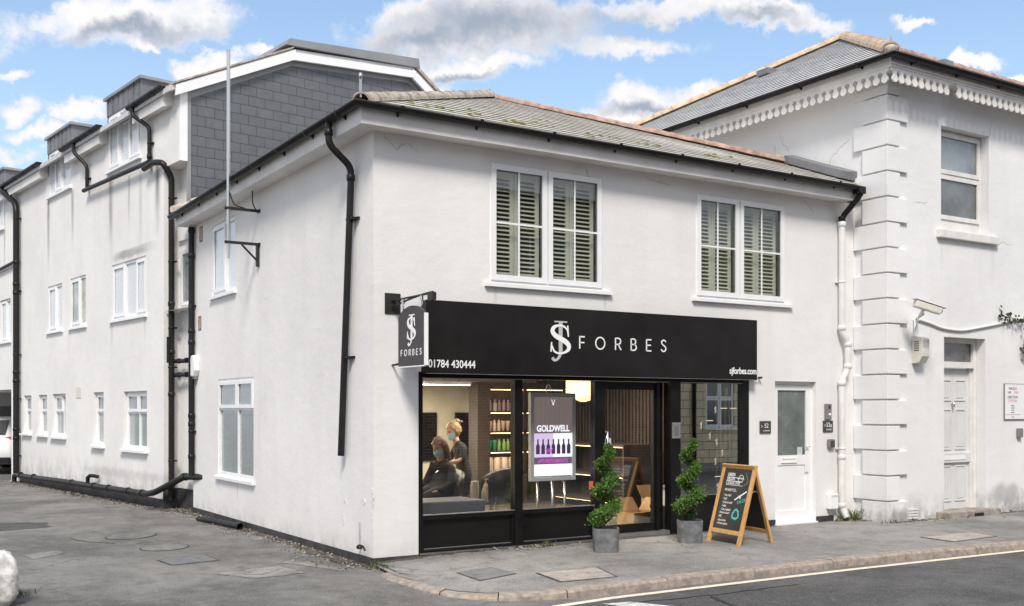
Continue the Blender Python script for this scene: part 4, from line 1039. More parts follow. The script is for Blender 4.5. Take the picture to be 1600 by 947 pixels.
def tooth(x0, place, vl):
    p = .158; o = [(0, 0), (p, 0), (p, -.05)] + [(p + .049 * math.cos(R_(a)), -.096 + .047 * math.sin(R_(a))) for a in range(90, 241, 30)]
    o += [(p / 2 + .060 * math.cos(R_(a)), -.175 + .056 * math.sin(R_(a))) for a in range(20, -201, -20)]
    o += [(.049 * math.cos(R_(a)), -.096 + .047 * math.sin(R_(a))) for a in range(-60, 91, 30)] + [(0, -.05)]
    k = len(o); vs = [place(x0 + x * .886, z * .84, 0) for x, z in o] + [place(x0 + x * .886, z * .84, .024) for x, z in o]
    vl.add(vs, [tuple(range(k)), tuple(range(2 * k - 1, k - 1, -1))] + [(i, (i + 1) % k, k + (i + 1) % k, k + i) for i in range(k)])


x = RX - .29; vl = MB()
while x < XE - PT:
    if not .92 < x - RX < 1.1: tooth(x, lambda a, z_, n: (a, RY - .285 - n, ZT - .036 + z_), vl)
    x += PT
vl.build('valance', M_FASCIA, rb, weld=False); y = RY - .27; vl = MB()
while y < 8.5: tooth(y, lambda a, z_, n: (RX - .285 - n, a, ZT - .036 + z_), vl); y += PT
vl.build('valance', M_FASCIA, rb, weld=False)
gt = MB(); g0 = .40; gutter(gt, [(RX - g0, 9.0, ZT + .12), (RX - g0, RY - g0, ZT + .12), (XE, RY - g0, ZT + .10)], .062)
clips(gt, (RX - g0, RY - g0, ZT + .12), (RX - g0, 9, ZT + .12), 1.2, (1, 0, 0), .062, .1); clips(gt, (RX - g0, RY - g0, ZT + .12), (XE, RY - g0, ZT + .12), 1.0, (0, 1, 0), .062, .1)
gt.build('gutter', M_BLK, rb, weld=False)
zr = ZT + .14; cA = (RX - .37, RY - .37, zr); ap = (RX - .37 + 5.1, RY - .37 + 5.1, 9.10); cB = (RX - .37, 8.7, zr); cR = (XE, ap[1], 9.10); cF = (XE, RY - .37, zr); cBk = (XE, 8.7, zr)
ro = MB(); ro.add([cA, cF, cR, ap, cB, cBk], [(0, 1, 2, 3), (0, 3, 4), (4, 3, 2, 5), (1, 5, 2)]); rroof = ro.build('roof', M_SLATE2, rb)
sl = MB(); courses(sl, [cA, cF, cR, ap], .29, lip=.0075, seed=8); courses(sl, [cB, cA, ap], .29, lip=.0075, seed=9); sl.build('slates', M_SLATE2, rroof, weld=False)
h = MB(); halfround(h, Vector(cA) + Vector((.08, .08, .04)), Vector(ap) + Vector((0, 0, .03)), .125, .40, .01, seed=4); h.build('hip_tiles', M_ORGT, rroof, weld=False)
h = MB(); halfround(h, Vector(cB) + Vector((0, 0, .03)), Vector(ap) + Vector((0, 0, .03)), .11, .40, .01, seed=6); h.build('hip_tiles', M_ORGT, rroof, weld=False)
h = MB(); halfround(h, Vector(ap) + Vector((0, 0, .03)), Vector(cR) + Vector((0, 0, .03)), .11, .40, .012, seed=7); h.build('ridge_tiles', M_REDT, rroof, weld=False)
bl = MB(); bl.ball((RX - .29, RY - .29, zr + .06), (.10, .10, .07), 10, 6, frame=False); bl.tube([(RX - .3, RY - .3, zr + .1), (RX - .3, RY - .3, zr + .25)], .015, 6); bl.build('hip_end', M_HIPT, rroof, weld=False)
sk = (9.10 - zr) / 5.1
for x_, y_, ax in ((RX + 3.0, 4.6, 0), (14.3, RY + 3.95, 1)):
    zz = zr + sk * ((x_ - RX + .37) if ax == 0 else (y_ - RY + .37)); b = MB()
    b.box(x_ - .16, x_ + .16, y_ - .16, y_ + .16, zz - .03, zz + .09); b.build('roof_vent', M_LEAD, rroof, bevel=.02)
# window
window(rb, RF, 8.735, 9.885, 4.42, 5.775, .2, [(8.735, 9.885, 5.12, 5.775, True), (8.735, 9.885, 4.42, 5.12, True)], [M_GREYP, mat('pane_dim', (.12, .125, .13), .15, var=.4, vscale=2.5, coat=1.)], sill=False, fw=.05, sw=.05)
for o in [w_ for w_ in rb.children if w_.name.startswith('window')]:
    for c in [o] + [k for k in o.children if k.name.startswith('sash')]: c.data.materials[0] = M_PVCD
x = MB(RF); x.box(8.74, 9.88, -.2, -.12, 4.26, 4.42); x.box(8.76, 9.6, -.12, -.10, 4.30, 4.38); x.build('window_board', M_PVCD, rb)
x = MB(RF); x.box(8.62, 10.06, -.2, .07, 4.14, 4.258); x.build('stone_sill', M_PVCD, rb, bevel=.01)
x = MB(RF); x.box(9.42, 9.6, -.160, -.154, 4.50, 4.64); x.build('notice', M_CREAMP, rb)
window(rb, RF, 12.6, 13.75, 4.30, 5.775, .2, [(12.6, 13.75, 5.08, 5.775, True), (12.6, 13.75, 4.30, 5.08, True)], M_GREYP)
# door with fanlight
d = MB(RF); a0, a1 = 8.81, 9.795
d.box(a0, a0 + .07, -.235, -.15, .16, 2.705); d.box(a1 - .08, a1, -.235, -.15, .16, 2.705); d.box(a0 + .07, a1 - .08, -.235, -.15, 2.64, 2.705); d.box(a0 + .07, a1 - .08, -.236, -.12, 2.27, 2.36)
d.box(a0 + .07, a0 + .12, -.235, -.17, .16, 2.27); d.box(a1 - .13, a1 - .08, -.235, -.17, .16, 2.27)
dd = d.build('front_door', M_PVCD, rb)
l = MB(RF); b0, b1 = a0 + .12, a1 - .13; l.box(b0, b1, -.235, -.205, .17, 2.265)
mid = (b0 + b1) / 2
for (c0, c1) in ((b0 + .07, mid - .045), (mid + .045, b1 - .07)):
    for (z0, z1) in ((1.78, 2.10), (1.05, 1.66), (.28, .82)): ring(l, c0, c1, z0, z1, .022, -.206, -.192); l.poly_n([(c0 + .045, z0 + .045), (c1 - .045, z0 + .045), (c1 - .045, z1 - .045), (c0 + .045, z1 - .045)], -.206, -.196)
l.box(b0 - .04, b1 + .02, -.206, -.165, .86, 1.0); l.build('door_leaf', mat('grey_white_door_paint', (.66, .66, .665), .45, var=.05), dd)
MB(RF).box(a0 + .07, a1 - .08, -.20, -.19, 2.36, 2.64).build('fanlight_pane', mat('dusty_dark_pane', (.09, .085, .08), .25, var=.5, vscale=5, coat=.8), dd)
x = MB(RF); x.tube([(mid - .03, -.19, 1.74), (mid - .03, -.165, 1.74), (mid - .03, -.16, 1.69)], .016, 8); x.build('knocker', M_STEEL, dd)
x = MB(RF); x.box(b0 + .08, b1 - .12, -.166, -.158, .90, .96); x.build('letterbox', M_PVC, dd)
x = MB(RF); x.box(8.62, 9.95, -.24, .16, .0, .17); x.build('door_step', M_CONC, rb, bevel=.02)
x = MB(RF); x.box(9.3, 9.52, .158, .164, .07, .13); 
for k in range(5): x.box(9.31 + k * .042, 9.335 + k * .042, .164, .172, .075, .125)
x.build('step_vent', M_IRON, rb)
x = MB(RF)
for k in range(4): x.box(7.99, 8.2, -.0, .014, .10 + k * .04, .125 + k * .04)
x.build('air_brick', M_PVCD, rb)


def crack(fr, pts, seed, w=.005):
    q = random.Random(seed); out = []
    for i in range(len(pts) - 1):
        for k in range(11): u = k / 11; out.append((pts[i][0] + (pts[i + 1][0] - pts[i][0]) * u + q.uniform(-.016, .016), pts[i][1] + (pts[i + 1][1] - pts[i][1]) * u + q.uniform(-.02, .02), w * q.uniform(.2, 1.0)))
    mb = MB(fr); stroke(mb, lambda x, z, n: fr(x, n, z), out, w, -.002, .0022); return mb


M_CRK = mat('crack', (.30, .29, .28), .95)
for i, (fr, pts, par) in enumerate(((RS, [(.10, 5.55), (.42, 5.35), (.6, 4.95)], rb), (RS, [(1.45, 5.9), (1.25, 5.6)], rb), (RS, [(1.55, 5.75), (1.5, 5.4)], rb), (RF, [(8.1, 4.58), (8.45, 4.62)], rb), (RF, [(9.9, 5.75), (9.95, 6.1)], rb), (RF, [(9.95, 4.22), (10.5, 4.18)], rb),
                                  (FR, [(.12, 4.55), (.28, 4.42), (.33, 4.50), (.55, 4.44)], shop), (FR, [(2.75, 4.56), (2.82, 4.42)], shop), (FR, [(3.7, 4.52), (4.1, 4.47)], shop), (FR, [(6.5, 4.55), (6.7, 4.38)], shop))):
    crack(fr, pts, i).build('crack', M_CRK, par)
# chipped render low on the shop corner
q = random.Random(9); M_PLST = mat('bare_plaster', (.72, .71, .69), .95, var=.2, vscale=40, bump=.8)
for (y, z, ry, rz) in ((.75, .63, .05, .03), (.80, .42, .04, .08), (.25, .66, .09, .04), (.02, .72, .03, .14), (.03, .45, .02, .18)):
    o = [(y + ry * q.uniform(.5, 1.1) * math.cos(a * .628), z + rz * q.uniform(.5, 1.1) * math.sin(a * .628)) for a in range(10)]; MB(SD).poly_n(o, -.002, .004).build('chipped_patch', M_PLST, shop)

# ================================================================== signs
sb = thing('shop_sign', 'long black fascia sign with white shop name and silver monogram above the shopfront', 'sign', loc=(3.0, -.06, 2.04))
f = MB(FR); f.box(.56, 5.472, .001, .12, 2.042, 2.825); f.build('panel', M_SIGN, sb, bevel=.003)
f = MB(FR); f.box(.56, 5.472, .115, .124, 2.036, 2.042); f.box(.556, 5.476, .10, .1235, 2.825, 2.829); f.build('edge_trim', M_ALU, sb)
PL = lambda n0: (lambda x, z, n: FR(x, n, z))
l = MB(FR); word(l, PL(0), 'FORBES', 2.585, 3.905, 2.365, .145, .0155, .119, .1245); l.build('lettering', M_WHITE, sb, weld=False)
s_, j_ = MB(FR), MB(FR); emblem(PL(0), 2.155, 2.205, .465, .1255, s_, j_)
em = s_.build('emblem', M_WHITE, sb, weld=False); j_.build('emblem_stem', M_GREY, em, weld=False)
l = MB(FR); text(l, '01784 430444', .585, 2.105, .121, .118, 'LEFT', .86, font_off=.0015); l.build('phone_number', M_WHITE, sb, weld=False)
l = MB(FR); text(l, 'sjforbes.com', 5.462, 2.115, .121, .118, 'RIGHT', .80, font_off=.0025); l.build('web_address', M_WHITE, sb, weld=False)
x = MB(FR); x.tube([(5.47, .05, 2.06), (5.62, .05, 2.075)], .006, 6); x.tube([(5.62, .0, 2.075), (5.62, .06, 2.075)], .014, 8); x.build('bolt', M_IRON, sb)

HS = Frame((.22, 0, 0), (0, -1, 0), (-1, 0, 0))
hs = thing('hanging_sign', 'charcoal hanging sign with arched top and monogram on a black iron bracket', 'sign', loc=(.22, -.1, 2.1))
o = [(.17, 2.10), (.765, 2.10), (.765, 2.61)] + [(.47 + .295 * math.cos(R_(a)), 2.61 + .105 * math.sin(R_(a)) ** 1.5) for a in range(12, 169, 12)] + [(.17, 2.61)]
MB(HS).poly_n(o, -.014, .014).build('panel', M_SIGNG, hs)
x = MB(HS); x.box(.766, .782, -.02, .02, 2.095, 2.62); x.box(.17, .765, -.018, .018, 2.085, 2.097)
o2 = [(p[0], p[1]) for p in o[2:-1]]; x.build('edge_frame', M_WHITE, hs)
br = MB(HS); br.box(.0, .012, -.09, .09, 2.665, 2.885); br.box(.012, .95, -.02, .02, 2.80, 2.812)
arcp = [(0.02 + .9 * k / 10, .0, 2.74 + .075 * math.sin(math.pi / 2 * k / 10)) for k in range(11)]; br.tube(arcp, .011, 8); br.tube([(.012, 0, 2.71), (.2, 0, 2.80)], .010, 8)
br.box(.84, .95, -.022, .022, 2.735, 2.80); br.build('bracket', M_IRON, hs)
for a in (.26, .68):
    x = MB(HS); x.tube([(a, 0, 2.80), (a, 0, 2.75)], .02, 8); x.tube([(a, 0, 2.755), (a + .012, 0, 2.72), (a, 0, 2.69), (a - .012, 0, 2.72), (a, 0, 2.755)], .006, 6); x.build('hook', M_STEEL, hs, weld=False)
x = MB(HS); x.tube([(.0, 0, 2.12), (.17, 0, 2.13)], .012, 6); x.build('stay', M_IRON, hs)
PH = lambda x, z, n: HS(x, n, z)
s_, j_ = MB(HS), MB(HS); emblem(PH, .375, 2.30, .32, .0165, s_, j_); em = s_.build('emblem', M_WHITE, hs, weld=False); j_.build('emblem_stem', M_WHITE, em, weld=False)
l = MB(HS); word(l, PH, 'FORBES', .235, .70, 2.205, .062, .010, .013, .0165); l.build('lettering', M_WHITE, hs, weld=False)


def plaque(lab, a0, a1, z0, z1, num, nn):
    t_ = thing('number_plaque', lab, 'sign', loc=FR((a0 + a1) / 2, .01, z0)); MB(FR).box(a0, a1, .001, .016, z0, z1).build('plate', M_PLAQ, t_, bevel=.003)
    l = MB(FR); text(l, num, (a0 + a1) / 2 + .015, z0 + (z1 - z0) * .44, .0165, .085, squash=.95, ext=.0008); l.build('number', M_WHITE, t_, weld=False)
    l = MB(FR); stroke(l, PL(0), [(a0 + .02, z0 + .105), (a0 + .045, z0 + .088), (a0 + .02, z0 + .08)], .006, .016, .017)
    text(l, 'SJ FORBES', (a0 + a1) / 2 + .015, z0 + .025, .0165, .026, ext=.0008); l.build('lettering', M_WHITE, t_, weld=False)


plaque('dark grey plaque reading 52 between the shop window and the white side door', 5.635, 5.838, 1.332, 1.495, '52', 0)
plaque('dark grey plaque reading 52a beneath the intercom beside the white pipe', 6.865, 7.06, 1.335, 1.495, '52a', 0)
ic = thing('intercom', 'slim grey door intercom panel with white button above the 52a plaque', 'intercom', loc=FR(6.95, .01, 1.51))
MB(FR).box(6.895, 7.02, .001, .03, 1.515, 1.73).build('panel', M_GREYPL, ic, bevel=.006)
x = MB(FR); x.box(6.955, 6.99, .0305, .033, 1.66, 1.71); x.build('camera_eye', M_BLACKT, ic); x = MB(FR); x.box(6.955, 7.0, .0305, .034, 1.57, 1.60); x.build('button', M_WHITE, ic)
ks = thing('key_safe', 'small dark grey key safe box on the wall under the 52a plaque', 'key safe', loc=FR(7.0, .02, 1.11))
MB(FR).box(6.945, 7.065, .001, .055, 1.11, 1.235).build('body', M_GREYPL, ks, bevel=.018); MB(FR).box(6.965, 7.045, .0555, .06, 1.13, 1.215).build('cover', M_PLAQ, ks, bevel=.006)
mbx = thing('meter_box', 'small white plastic box low on the wall beside the foot of the white pipe', 'box', loc=FR(7.0, .04, .25))
MB(FR).box(6.93, 7.09, .001, .09, .255, .47).build('body', M_PVC, mbx, bevel=.012); MB(FR).box(6.94, 7.08, .0905, .095, .43, .46).build('lid', M_PVCD, mbx)
pt = thing('door_entry_plate', 'dark metal entry plate with four bolts on the black post right of the shop door', 'plate', loc=FR(4.155, .03, 1.28))
MB(FR).box(4.085, 4.225, .021, .03, 1.285, 1.485).build('plate', M_GREYPL, pt, bevel=.003)
x = MB(FR); x.box(4.125, 4.185, .0305, .035, 1.33, 1.44); x.build('keypad', M_LEAD, pt); x = MB(FR)
for a in (4.10, 4.21):
    for z in (1.30, 1.47): x.ball((a, .031, z), .008, 6, 4)
x.build('bolts', M_STEEL, pt, weld=False)
ab = thing('alarm_box', 'white six sided alarm bell box high on the lane wall beside the black pipe', 'alarm box', loc=SD(6.6, .05, 2.15))
MB(SD).poly_n([(6.50, 2.27), (6.53, 2.44), (6.60, 2.51), (6.70, 2.51), (6.77, 2.44), (6.80, 2.27), (6.72, 2.17), (6.58, 2.17)], .001, .085).build('cover', M_PVC, ab, bevel=.02)
MB(SD).box(6.58, 6.72, .001, .06, 2.135, 2.168).build('base', M_GREYPL, ab)
ab = thing('alarm_box', 'cream alarm box with slotted grille on the corner building under the camera', 'alarm box', loc=RF(8.16, .09, 2.3))
b = MB(RF); b.poly_a([(.001, 2.30), (.001, 2.70), (.15, 2.66), (.175, 2.64), (.175, 2.40), (.12, 2.31)], 8.07, 8.235); b.build('body', M_CREAMP, ab, bevel=.008)
b = MB(RF)
for k in range(5): b.box(8.0665, 8.0695, .045, .125, 2.48 + k * .03, 2.492 + k * .03)
b.build('grille', M_BLACKT, ab); b = MB(RF); b.box(8.085, 8.22, .1755, .178, 2.53, 2.62); b.build('label', M_GREY, ab)
# cctv camera
cc = thing('security_camera', 'weathered white security camera on a wall bracket above the cream alarm box', 'camera', loc=RF(8.15, .2, 2.95))
ax = Vector((.86, -.36, -.26)).normalized(); sx = ax.cross(UP).normalized(); uz = sx.cross(ax); c0 = Vector((7.70, -.88, 3.12))


def obox(mb, o, ex, ey, ez, a0, a1, b0, b1, c0_, c1_):
    vs = [Vector(o) + ex * a + ey * b + ez * c for c in (c0_, c1_) for b in (b0, b1) for a in (a0, a1)]
    return mb.add(vs, [(0, 1, 3, 2), (4, 6, 7, 5), (0, 4, 5, 1), (2, 3, 7, 6), (0, 2, 6, 4), (1, 5, 7, 3)])


obox(MB(), c0, ax, sx, uz, .0, .40, -.05, .05, -.06, .035).build('housing', M_CREAMP, cc, bevel=.015)
obox(MB(), c0, ax, sx, uz, -.03, .46, -.062, .062, .042, .052).build('sun_shield', M_PVCD, cc, bevel=.004)
x = MB(); x.tube([c0 + ax * .40 - uz * .012, c0 + ax * .415 - uz * .012], .034, 12, frame=False); x.build('lens', M_BLACKT, cc)
x = MB(); j = c0 + ax * .14 - uz * .06; x.tube([j, j - UP * .06, Vector((8.12, -.66, 2.97)), Vector((8.16, -.555, 2.94))], .018, 8, frame=False); x.box(8.12, 8.2, -.565, -.551, 2.90, 2.98); x.ball(j, .03, 8, 6, frame=False); x.build('bracket', M_PVCD, cc, weld=False)
x = MB(); x.tube(catmull([tuple(j), (7.98, -.74, 2.96), (7.96, -.70, 2.80), (8.02, -.64, 2.76), (8.08, -.60, 2.86), (8.1, -.57, 2.94)], 6), .009, 6, frame=False); x.build('cable', M_PVC, cc)
cb = MB(RF); cb.tube(catmull([(8.2, .02, 2.93), (8.45, .02, 2.89), (8.75, .02, 2.83), (9.18, .02, 2.815), (9.6, .02, 2.87), (10.1, .02, 2.95), (10.8, .02, 3.06), (12.5, .02, 3.1)], 6), .017, 8)
tag(cb.build('cable', M_PVCD, weld=False), 'thick white cable sagging across the corner building wall from the camera', 'cable')
# ivy
iv = thing('ivy_plant', 'sprig of dark green ivy hanging on the white wall around the cable end', 'ivy', loc=RF(10.9, .03, 2.8))
lv = MB(RF); q = random.Random(21)
stems = [catmull([(11.3, .03, 3.12), (10.9, .05, 3.06), (10.6, .06, 3.04), (10.3, .04, 3.06), (10.12, .03, 3.10)], 5), catmull([(11.2, .03, 3.1), (10.85, .06, 2.98), (10.78, .07, 2.8), (10.72, .05, 2.62), (10.74, .04, 2.5)], 5), catmull([(11.3, .03, 3.1), (11.0, .06, 2.9), (10.98, .06, 2.6)], 5)]
for st in stems:
    for p in st:
        for _ in range(5):
            c_ = Vector((p[0] + q.gauss(0, .05), abs(p[1] + q.gauss(.02, .02)) + .012, p[2] + q.gauss(-.01, .05))); r_ = q.uniform(.02, .042); u = Vector((q.gauss(0, 1), q.gauss(0, .5), q.gauss(0, 1))).normalized(); v = u.cross(Vector((q.gauss(0, .4), 1, q.gauss(0, .4)))).normalized()
            lv.add([RF(*(c_ + u * r_)), RF(*(c_ + v * r_ * .75)), RF(*(c_ - u * r_ * .8)), RF(*(c_ - v * r_ * .75))], [(0, 1, 2, 3)])
lv.build('leaves', M_IVY, iv, weld=False)
x = MB(RF)
for st in stems: x.tube(st, .006, 5)
x.build('stem', M_BRUN, iv, weld=False)
# wall sign at the right edge
ws = thing('wall_sign', 'white printed notice board with black and pink lettering beside the corner building door', 'sign', loc=RF(10.7, .02, 1.5))
MB(RF).box(10.26, 11.2, .001, .02, 1.505, 2.04).build('board', M_PVC, ws)
x = MB(RF); ring(x, 10.252, 11.208, 1.497, 2.048, .008, .001, .022); x.build('edge', M_GREYPL, ws)
lb_, lp_ = MB(RF), MB(RF); ca = 10.46
for body, z, sz, mb_ in (('MARCELLS', 1.955, .052, lb_), ('NAP', 1.895, .05, lb_), ('DIRECTION', 1.82, .058, lb_), ('STYLE ON', 1.765, .055, lp_), ('Monday', 1.70, .03, lb_), ('Tuesday', 1.665, .03, lb_), ('Friday', 1.63, .03, lb_), ('Saturday', 1.595, .03, lb_), ('T 444', 1.52, .045, lp_)):
    text(mb_, body, ca - (.08 if body == 'NAP' else 0), z, .0205, sz, ext=.0008, squash=.85)
text(lp_, 'THES', ca + .09, 1.895, .0205, .05, ext=.0008); lb_.box(10.28, 10.66, .02, .0212, 1.568, 1.572)
lb_.build('lettering', M_BLACKT, ws, weld=False); lp_.build('pink_lettering', M_PINK, ws, weld=False)
fl = MB(RF); q = random.Random(4)
for _ in range(26):
    a, z = 10.92 + q.gauss(0, .06), 1.84 + q.gauss(0, .05); fl.poly_n([(a + .022 * math.cos(k * 1.05), z + .022 * math.sin(k * 1.05)) for k in range(6)], .0202, .0206 + q.random() * .0006)
fl.build('picture', mat('mauve_print', (.42, .25, .30), .6, var=.5, vscale=40), ws, weld=False)
x = MB(RF); text(x, 'B', 10.95, 1.68, .0205, .05, ext=.0008); x.build('lettering', M_BLACKT, ws, weld=False)
vb = thing('electrical_box', 'small grey electrical box low on the wall under the notice board', 'box', loc=RF(10.62, .03, 1.2))
MB(RF).box(10.58, 10.68, .001, .06, 1.22, 1.36).build('body', M_GREYPL, vb, bevel=.01)

# ================================================================== flue
fp = thing('flue_pipe', 'tall stainless steel flue standing off the lane wall on black brackets', 'flue', loc=(-.42, 3.65, 3.6))
x = MB(); x.tube([(-.42, 3.65, 3.66), (-.42, 3.65, 4.12)], .017, 12); x.tube([(-.42, 3.65, 4.12), (-.42, 3.65, 6.42)], .024, 14)
for z in (4.12, 4.55, 5.0, 5.5, 6.0, 6.41): x.tube([(-.42, 3.65, z - .012), (-.42, 3.65, z + .012)], .027, 14)
x.build('pipe', M_STEEL, fp, weld=False)
for z in (4.32, 3.87):
    b = MB(); b.box(-.47, 0, 3.635, 3.665, z - .018, z + .018); b.box(-.02, 0, 3.60, 3.70, z - .02, z + .02); b.box(-.46, -.38, 3.60, 3.70, z - .012, z + .012)
    if z < 4: b.box(-.045, -.004, 3.632, 3.668, z - .30, z - .018); b.tube([(-.03, 3.65, z - .22), (-.24, 3.65, z - .02)], .014, 8)
    else: b.tube(catmull([(-.05, 3.65, z + .02), (-.09, 3.65, z + .10), (-.095, 3.65, z + .28)], 5), .008, 6); b.tube(catmull([(-.20, 3.65, z + .02), (-.34, 3.65, z + .06), (-.41, 3.62, z + .2)], 5), .008, 6)
    b.build('bracket', M_IRON, fp, weld=False)

# ================================================================== planters with spiral topiary


def topiary(lab, px, py, turns, a0, h0, h1, seed, size=.285):
    t_ = thing('topiary_plant', lab, 'potted plant', loc=(px, py, .08), group='spiral topiary plants by the shop door')
    ang = R_(33); c, s = math.cos(ang), math.sin(ang); hw = size / 2
    pk = Frame((px, py, 0), (c, -s, 0), (s, c, 0)); b = MB(pk)
    o = []
    for (qx, qy, st) in ((1, 1, 0), (-1, 1, 90), (-1, -1, 180), (1, -1, 270)):
        for k in range(5): a = R_(st + 90 * k / 4); o.append((qx * (hw - .05) + .05 * math.cos(a), qy * (hw - .05) + .05 * math.sin(a)))
    n = len(o); vs = []
    for (k, z) in ((.93, .08), (1.0, .33), (1.0, .342), (.90, .342), (.88, .30)): vs += [pk(x * k, y * k, z) for x, y in o]
    b.add(vs, [(i * n + j, i * n + (j + 1) % n, (i + 1) * n + (j + 1) % n, (i + 1) * n + j) for i in range(4) for j in range(n)] + [tuple(range(n))])
    pot = b.build('pot', M_PLANT, t_)
    MB(pk).prism([(x * .885, y * .885) for x, y in o], .28, .31).build('soil', M_SOIL, pot)
    q = random.Random(seed); st = MB(); pts = []
    for k in range(60):
        u = k / 59; a = a0 + turns * 2 * math.pi * u; rr_ = .062 * (1 - .72 * u) + .012; pts.append(Vector((px + rr_ * math.cos(a), py + rr_ * math.sin(a), .30 + (h1 - .36) * u)))
    st.tube([(px, py, .29)] + [tuple(p) for p in pts], [.014] + [.013 * (1 - .7 * k / 59) for k in range(60)], 6, frame=False); st.build('stem', mat('bark', (.10, .07, .045), .9, bump=.5), t_, weld=False)
    lf = MB()
    for k in range(3600):
        u = q.random() ** 1.15; a = a0 + turns * 2 * math.pi * u; R0 = .095 * (1 - .66 * u) + .014; tr_ = (.098 - .05 * u) * (1 + .20 * math.sin(7 * a) + .12 * math.sin(17 * a)); z = h0 + (h1 - h0) * u
        d = Vector((q.gauss(0, 1), q.gauss(0, 1), q.gauss(0, .8))).normalized() * tr_ * q.random() ** .45 * q.uniform(.75, 1.15)
        if q.random() < .17: d *= q.uniform(1.15, 1.5)
        ce = Vector((px + R0 * math.cos(a), py + R0 * math.sin(a), z)) + d
        u1 = (d.normalized() + Vector((q.gauss(0, .6), q.gauss(0, .6), q.gauss(.2, .6)))).normalized(); v1 = u1.orthogonal().normalized(); v1.rotate(Matrix.Rotation(q.uniform(0, 6.28), 3, u1)); L_ = q.uniform(.014, .028)
        nn = u1.cross(v1) * L_ * .25
        lf.add([ce - u1 * L_ * .6, ce + v1 * L_ * .55 + nn, ce + u1 * L_, ce - v1 * L_ * .55 + nn], [(0, 1, 2), (0, 2, 3)])
    lf.build('foliage', M_LEAF, t_, weld=False)
    return t_


topiary('spiral clipped box plant in a grey square pot left of the shop door', 2.42, -.84, 2.75, 2.0, .42, 1.235, 5)
topiary('spiral clipped box plant in a grey square pot between the shop door and the chalkboard', 3.76, -.72, 2.9, .6, .42, 1.28, 8)

# ================================================================== chalkboard
ab = thing('chalkboard_sign', 'pine framed A shaped chalkboard with white and teal chalk writing on the pavement', 'chalkboard', loc=(4.28, -1.0, .08))
Pz = .08; FL_, FR_ = Vector((4.02, -.72, Pz)), Vector((3.945, -1.34, Pz)); RR_ = Vector((4.545, -1.30, Pz)); RL_ = FL_ + (RR_ - FR_)
ew = (FR_ - FL_).normalized(); WD = (FR_ - FL_).length; T = (FL_ + RL_) / 2; T.z = 1.0


def leaf(foot, out):
    e = (T + (foot - T) * 0 - foot); up = e.normalized(); nn = ew.cross(up).normalized(); nn = -nn if nn.dot(out) < 0 else nn
    return foot, up, nn, e.length


for foot, out, front in ((FL_, Vector((-1, 0, 0)), True), (RL_, Vector((1, 0, 0)), False)):
    o_, up, nn, H = leaf(foot, out)
    fr_ = MB(); fw = .052
    obox(fr_, o_, ew, up, nn, 0, fw, 0, H, -.03, 0); obox(fr_, o_, ew, up, nn, WD - fw, WD, 0, H, -.03, 0)
    obox(fr_, o_, ew, up, nn, fw, WD - fw, H - fw, H - .001, -.029, -.001); obox(fr_, o_, ew, up, nn, fw, WD - fw, .12, .12 + fw, -.029, -.001)
    fr_.build('frame', M_PINE, ab, bevel=.003)
    obox(MB(), o_, ew, up, nn, fw - .004, WD - fw + .004, .12 + fw - .004, H - fw + .004, -.02, -.010).build('board', M_CHALK, ab)
    if front:
        def at(u, v): return o_ + ew * (u * WD) + up * (H - v * H) + nn * -.0095
        w_, g_ = MB(), MB()
        pl_ = lambda x, z, n: o_ + ew * x + up * z + nn * n
        for body, u, v, sz in (('GREEN', .2, .155, .058), ('SALON', .2, .205, .058), ('COLLECTIVE', .2, .255, .058), ('WE RECYCLE...', .2, .345, .046), ('- Your hair!', .2, .41, .040), ('- Foils!', .2, .455, .040), ('- Colours used!', .2, .50, .040), ('- Tubes', .2, .545, .040), ('- Cans, bottles!', .2, .59, .040), ('- Excess colour!', .2, .63, .040), ('- PPE', .2, .68, .040), ('- Glass bottles', .2, .725, .036), ('- All other plastics', .2, .765, .036)):
            text(w_, body, at(u - .03 * (v > .6), v), 0, nn, sz, 'LEFT', .78, ax=ew, up=up, ext=.0005, font_off=.0006 if v < .3 else 0.)
        for v in (.165, .21, .262): obox(w_, at(.2, v + .008), ew, up, nn, 0, .32 if v > .25 else .30, 0, .005, 0, .001)
        stroke(w_, pl_, [(WD * .62 + .045 * math.cos(a * .26), H * .82 + .045 * math.sin(a * .26)) for a in range(26)], .006, -.0095, -.0085)
        stroke(w_, pl_, [(WD * .50, H * .82), (WD * .72, H * .82)], .006, -.0095, -.0085)
        stroke(w_, pl_, [(WD * .56, H * .55), (WD * .87, H * .67)], .016, -.0095, -.0085); stroke(w_, pl_, [(WD * .72, H * .60), (WD * .71, H * .575)], .02, -.0095, -.0085)
        w_.build('chalk_writing', M_WHITE, ab, weld=False)
        text(g_, 'SALON', at(.66, .50), 0, nn, .06, 'LEFT', .9, ax=(ew + up * .32).normalized(), up=(up - ew * .32).normalized(), ext=.0005)
        text(g_, 'sustainable', at(.64, .405), 0, nn, .030, 'LEFT', .9, ax=(ew + up * .32).normalized(), up=(up - ew * .32).normalized(), ext=.0005)
        cx, cz = WD * .68, H * .375
        for k in range(3):
            a = 90 + k * 120; p = [(cx + .062 * math.cos(R_(a + d_)) * (1 - .25 * abs(d_) / 60), cz + .062 * math.sin(R_(a + d_)) * (1 - .25 * abs(d_) / 60)) for d_ in (-52, -30, 0, 30, 45)]; stroke(g_, pl_, p, .024, -.0095, -.0085)
            e_ = p[0]; stroke(g_, pl_, [(e_[0], e_[1], .05), (cx + .058 * math.cos(R_(a - 68)), cz + .058 * math.sin(R_(a - 68)), .004)], 0, -.0095, -.0083)
        stroke(g_, pl_, [(WD * .74, H * .90), (WD * .80, H * .84), (WD * .85, H * .80), (WD * .80, H * .755), (WD * .74, H * .745)], .004, -.0095, -.0085)
        g_.build('teal_drawing', M_TEAL, ab, weld=False)
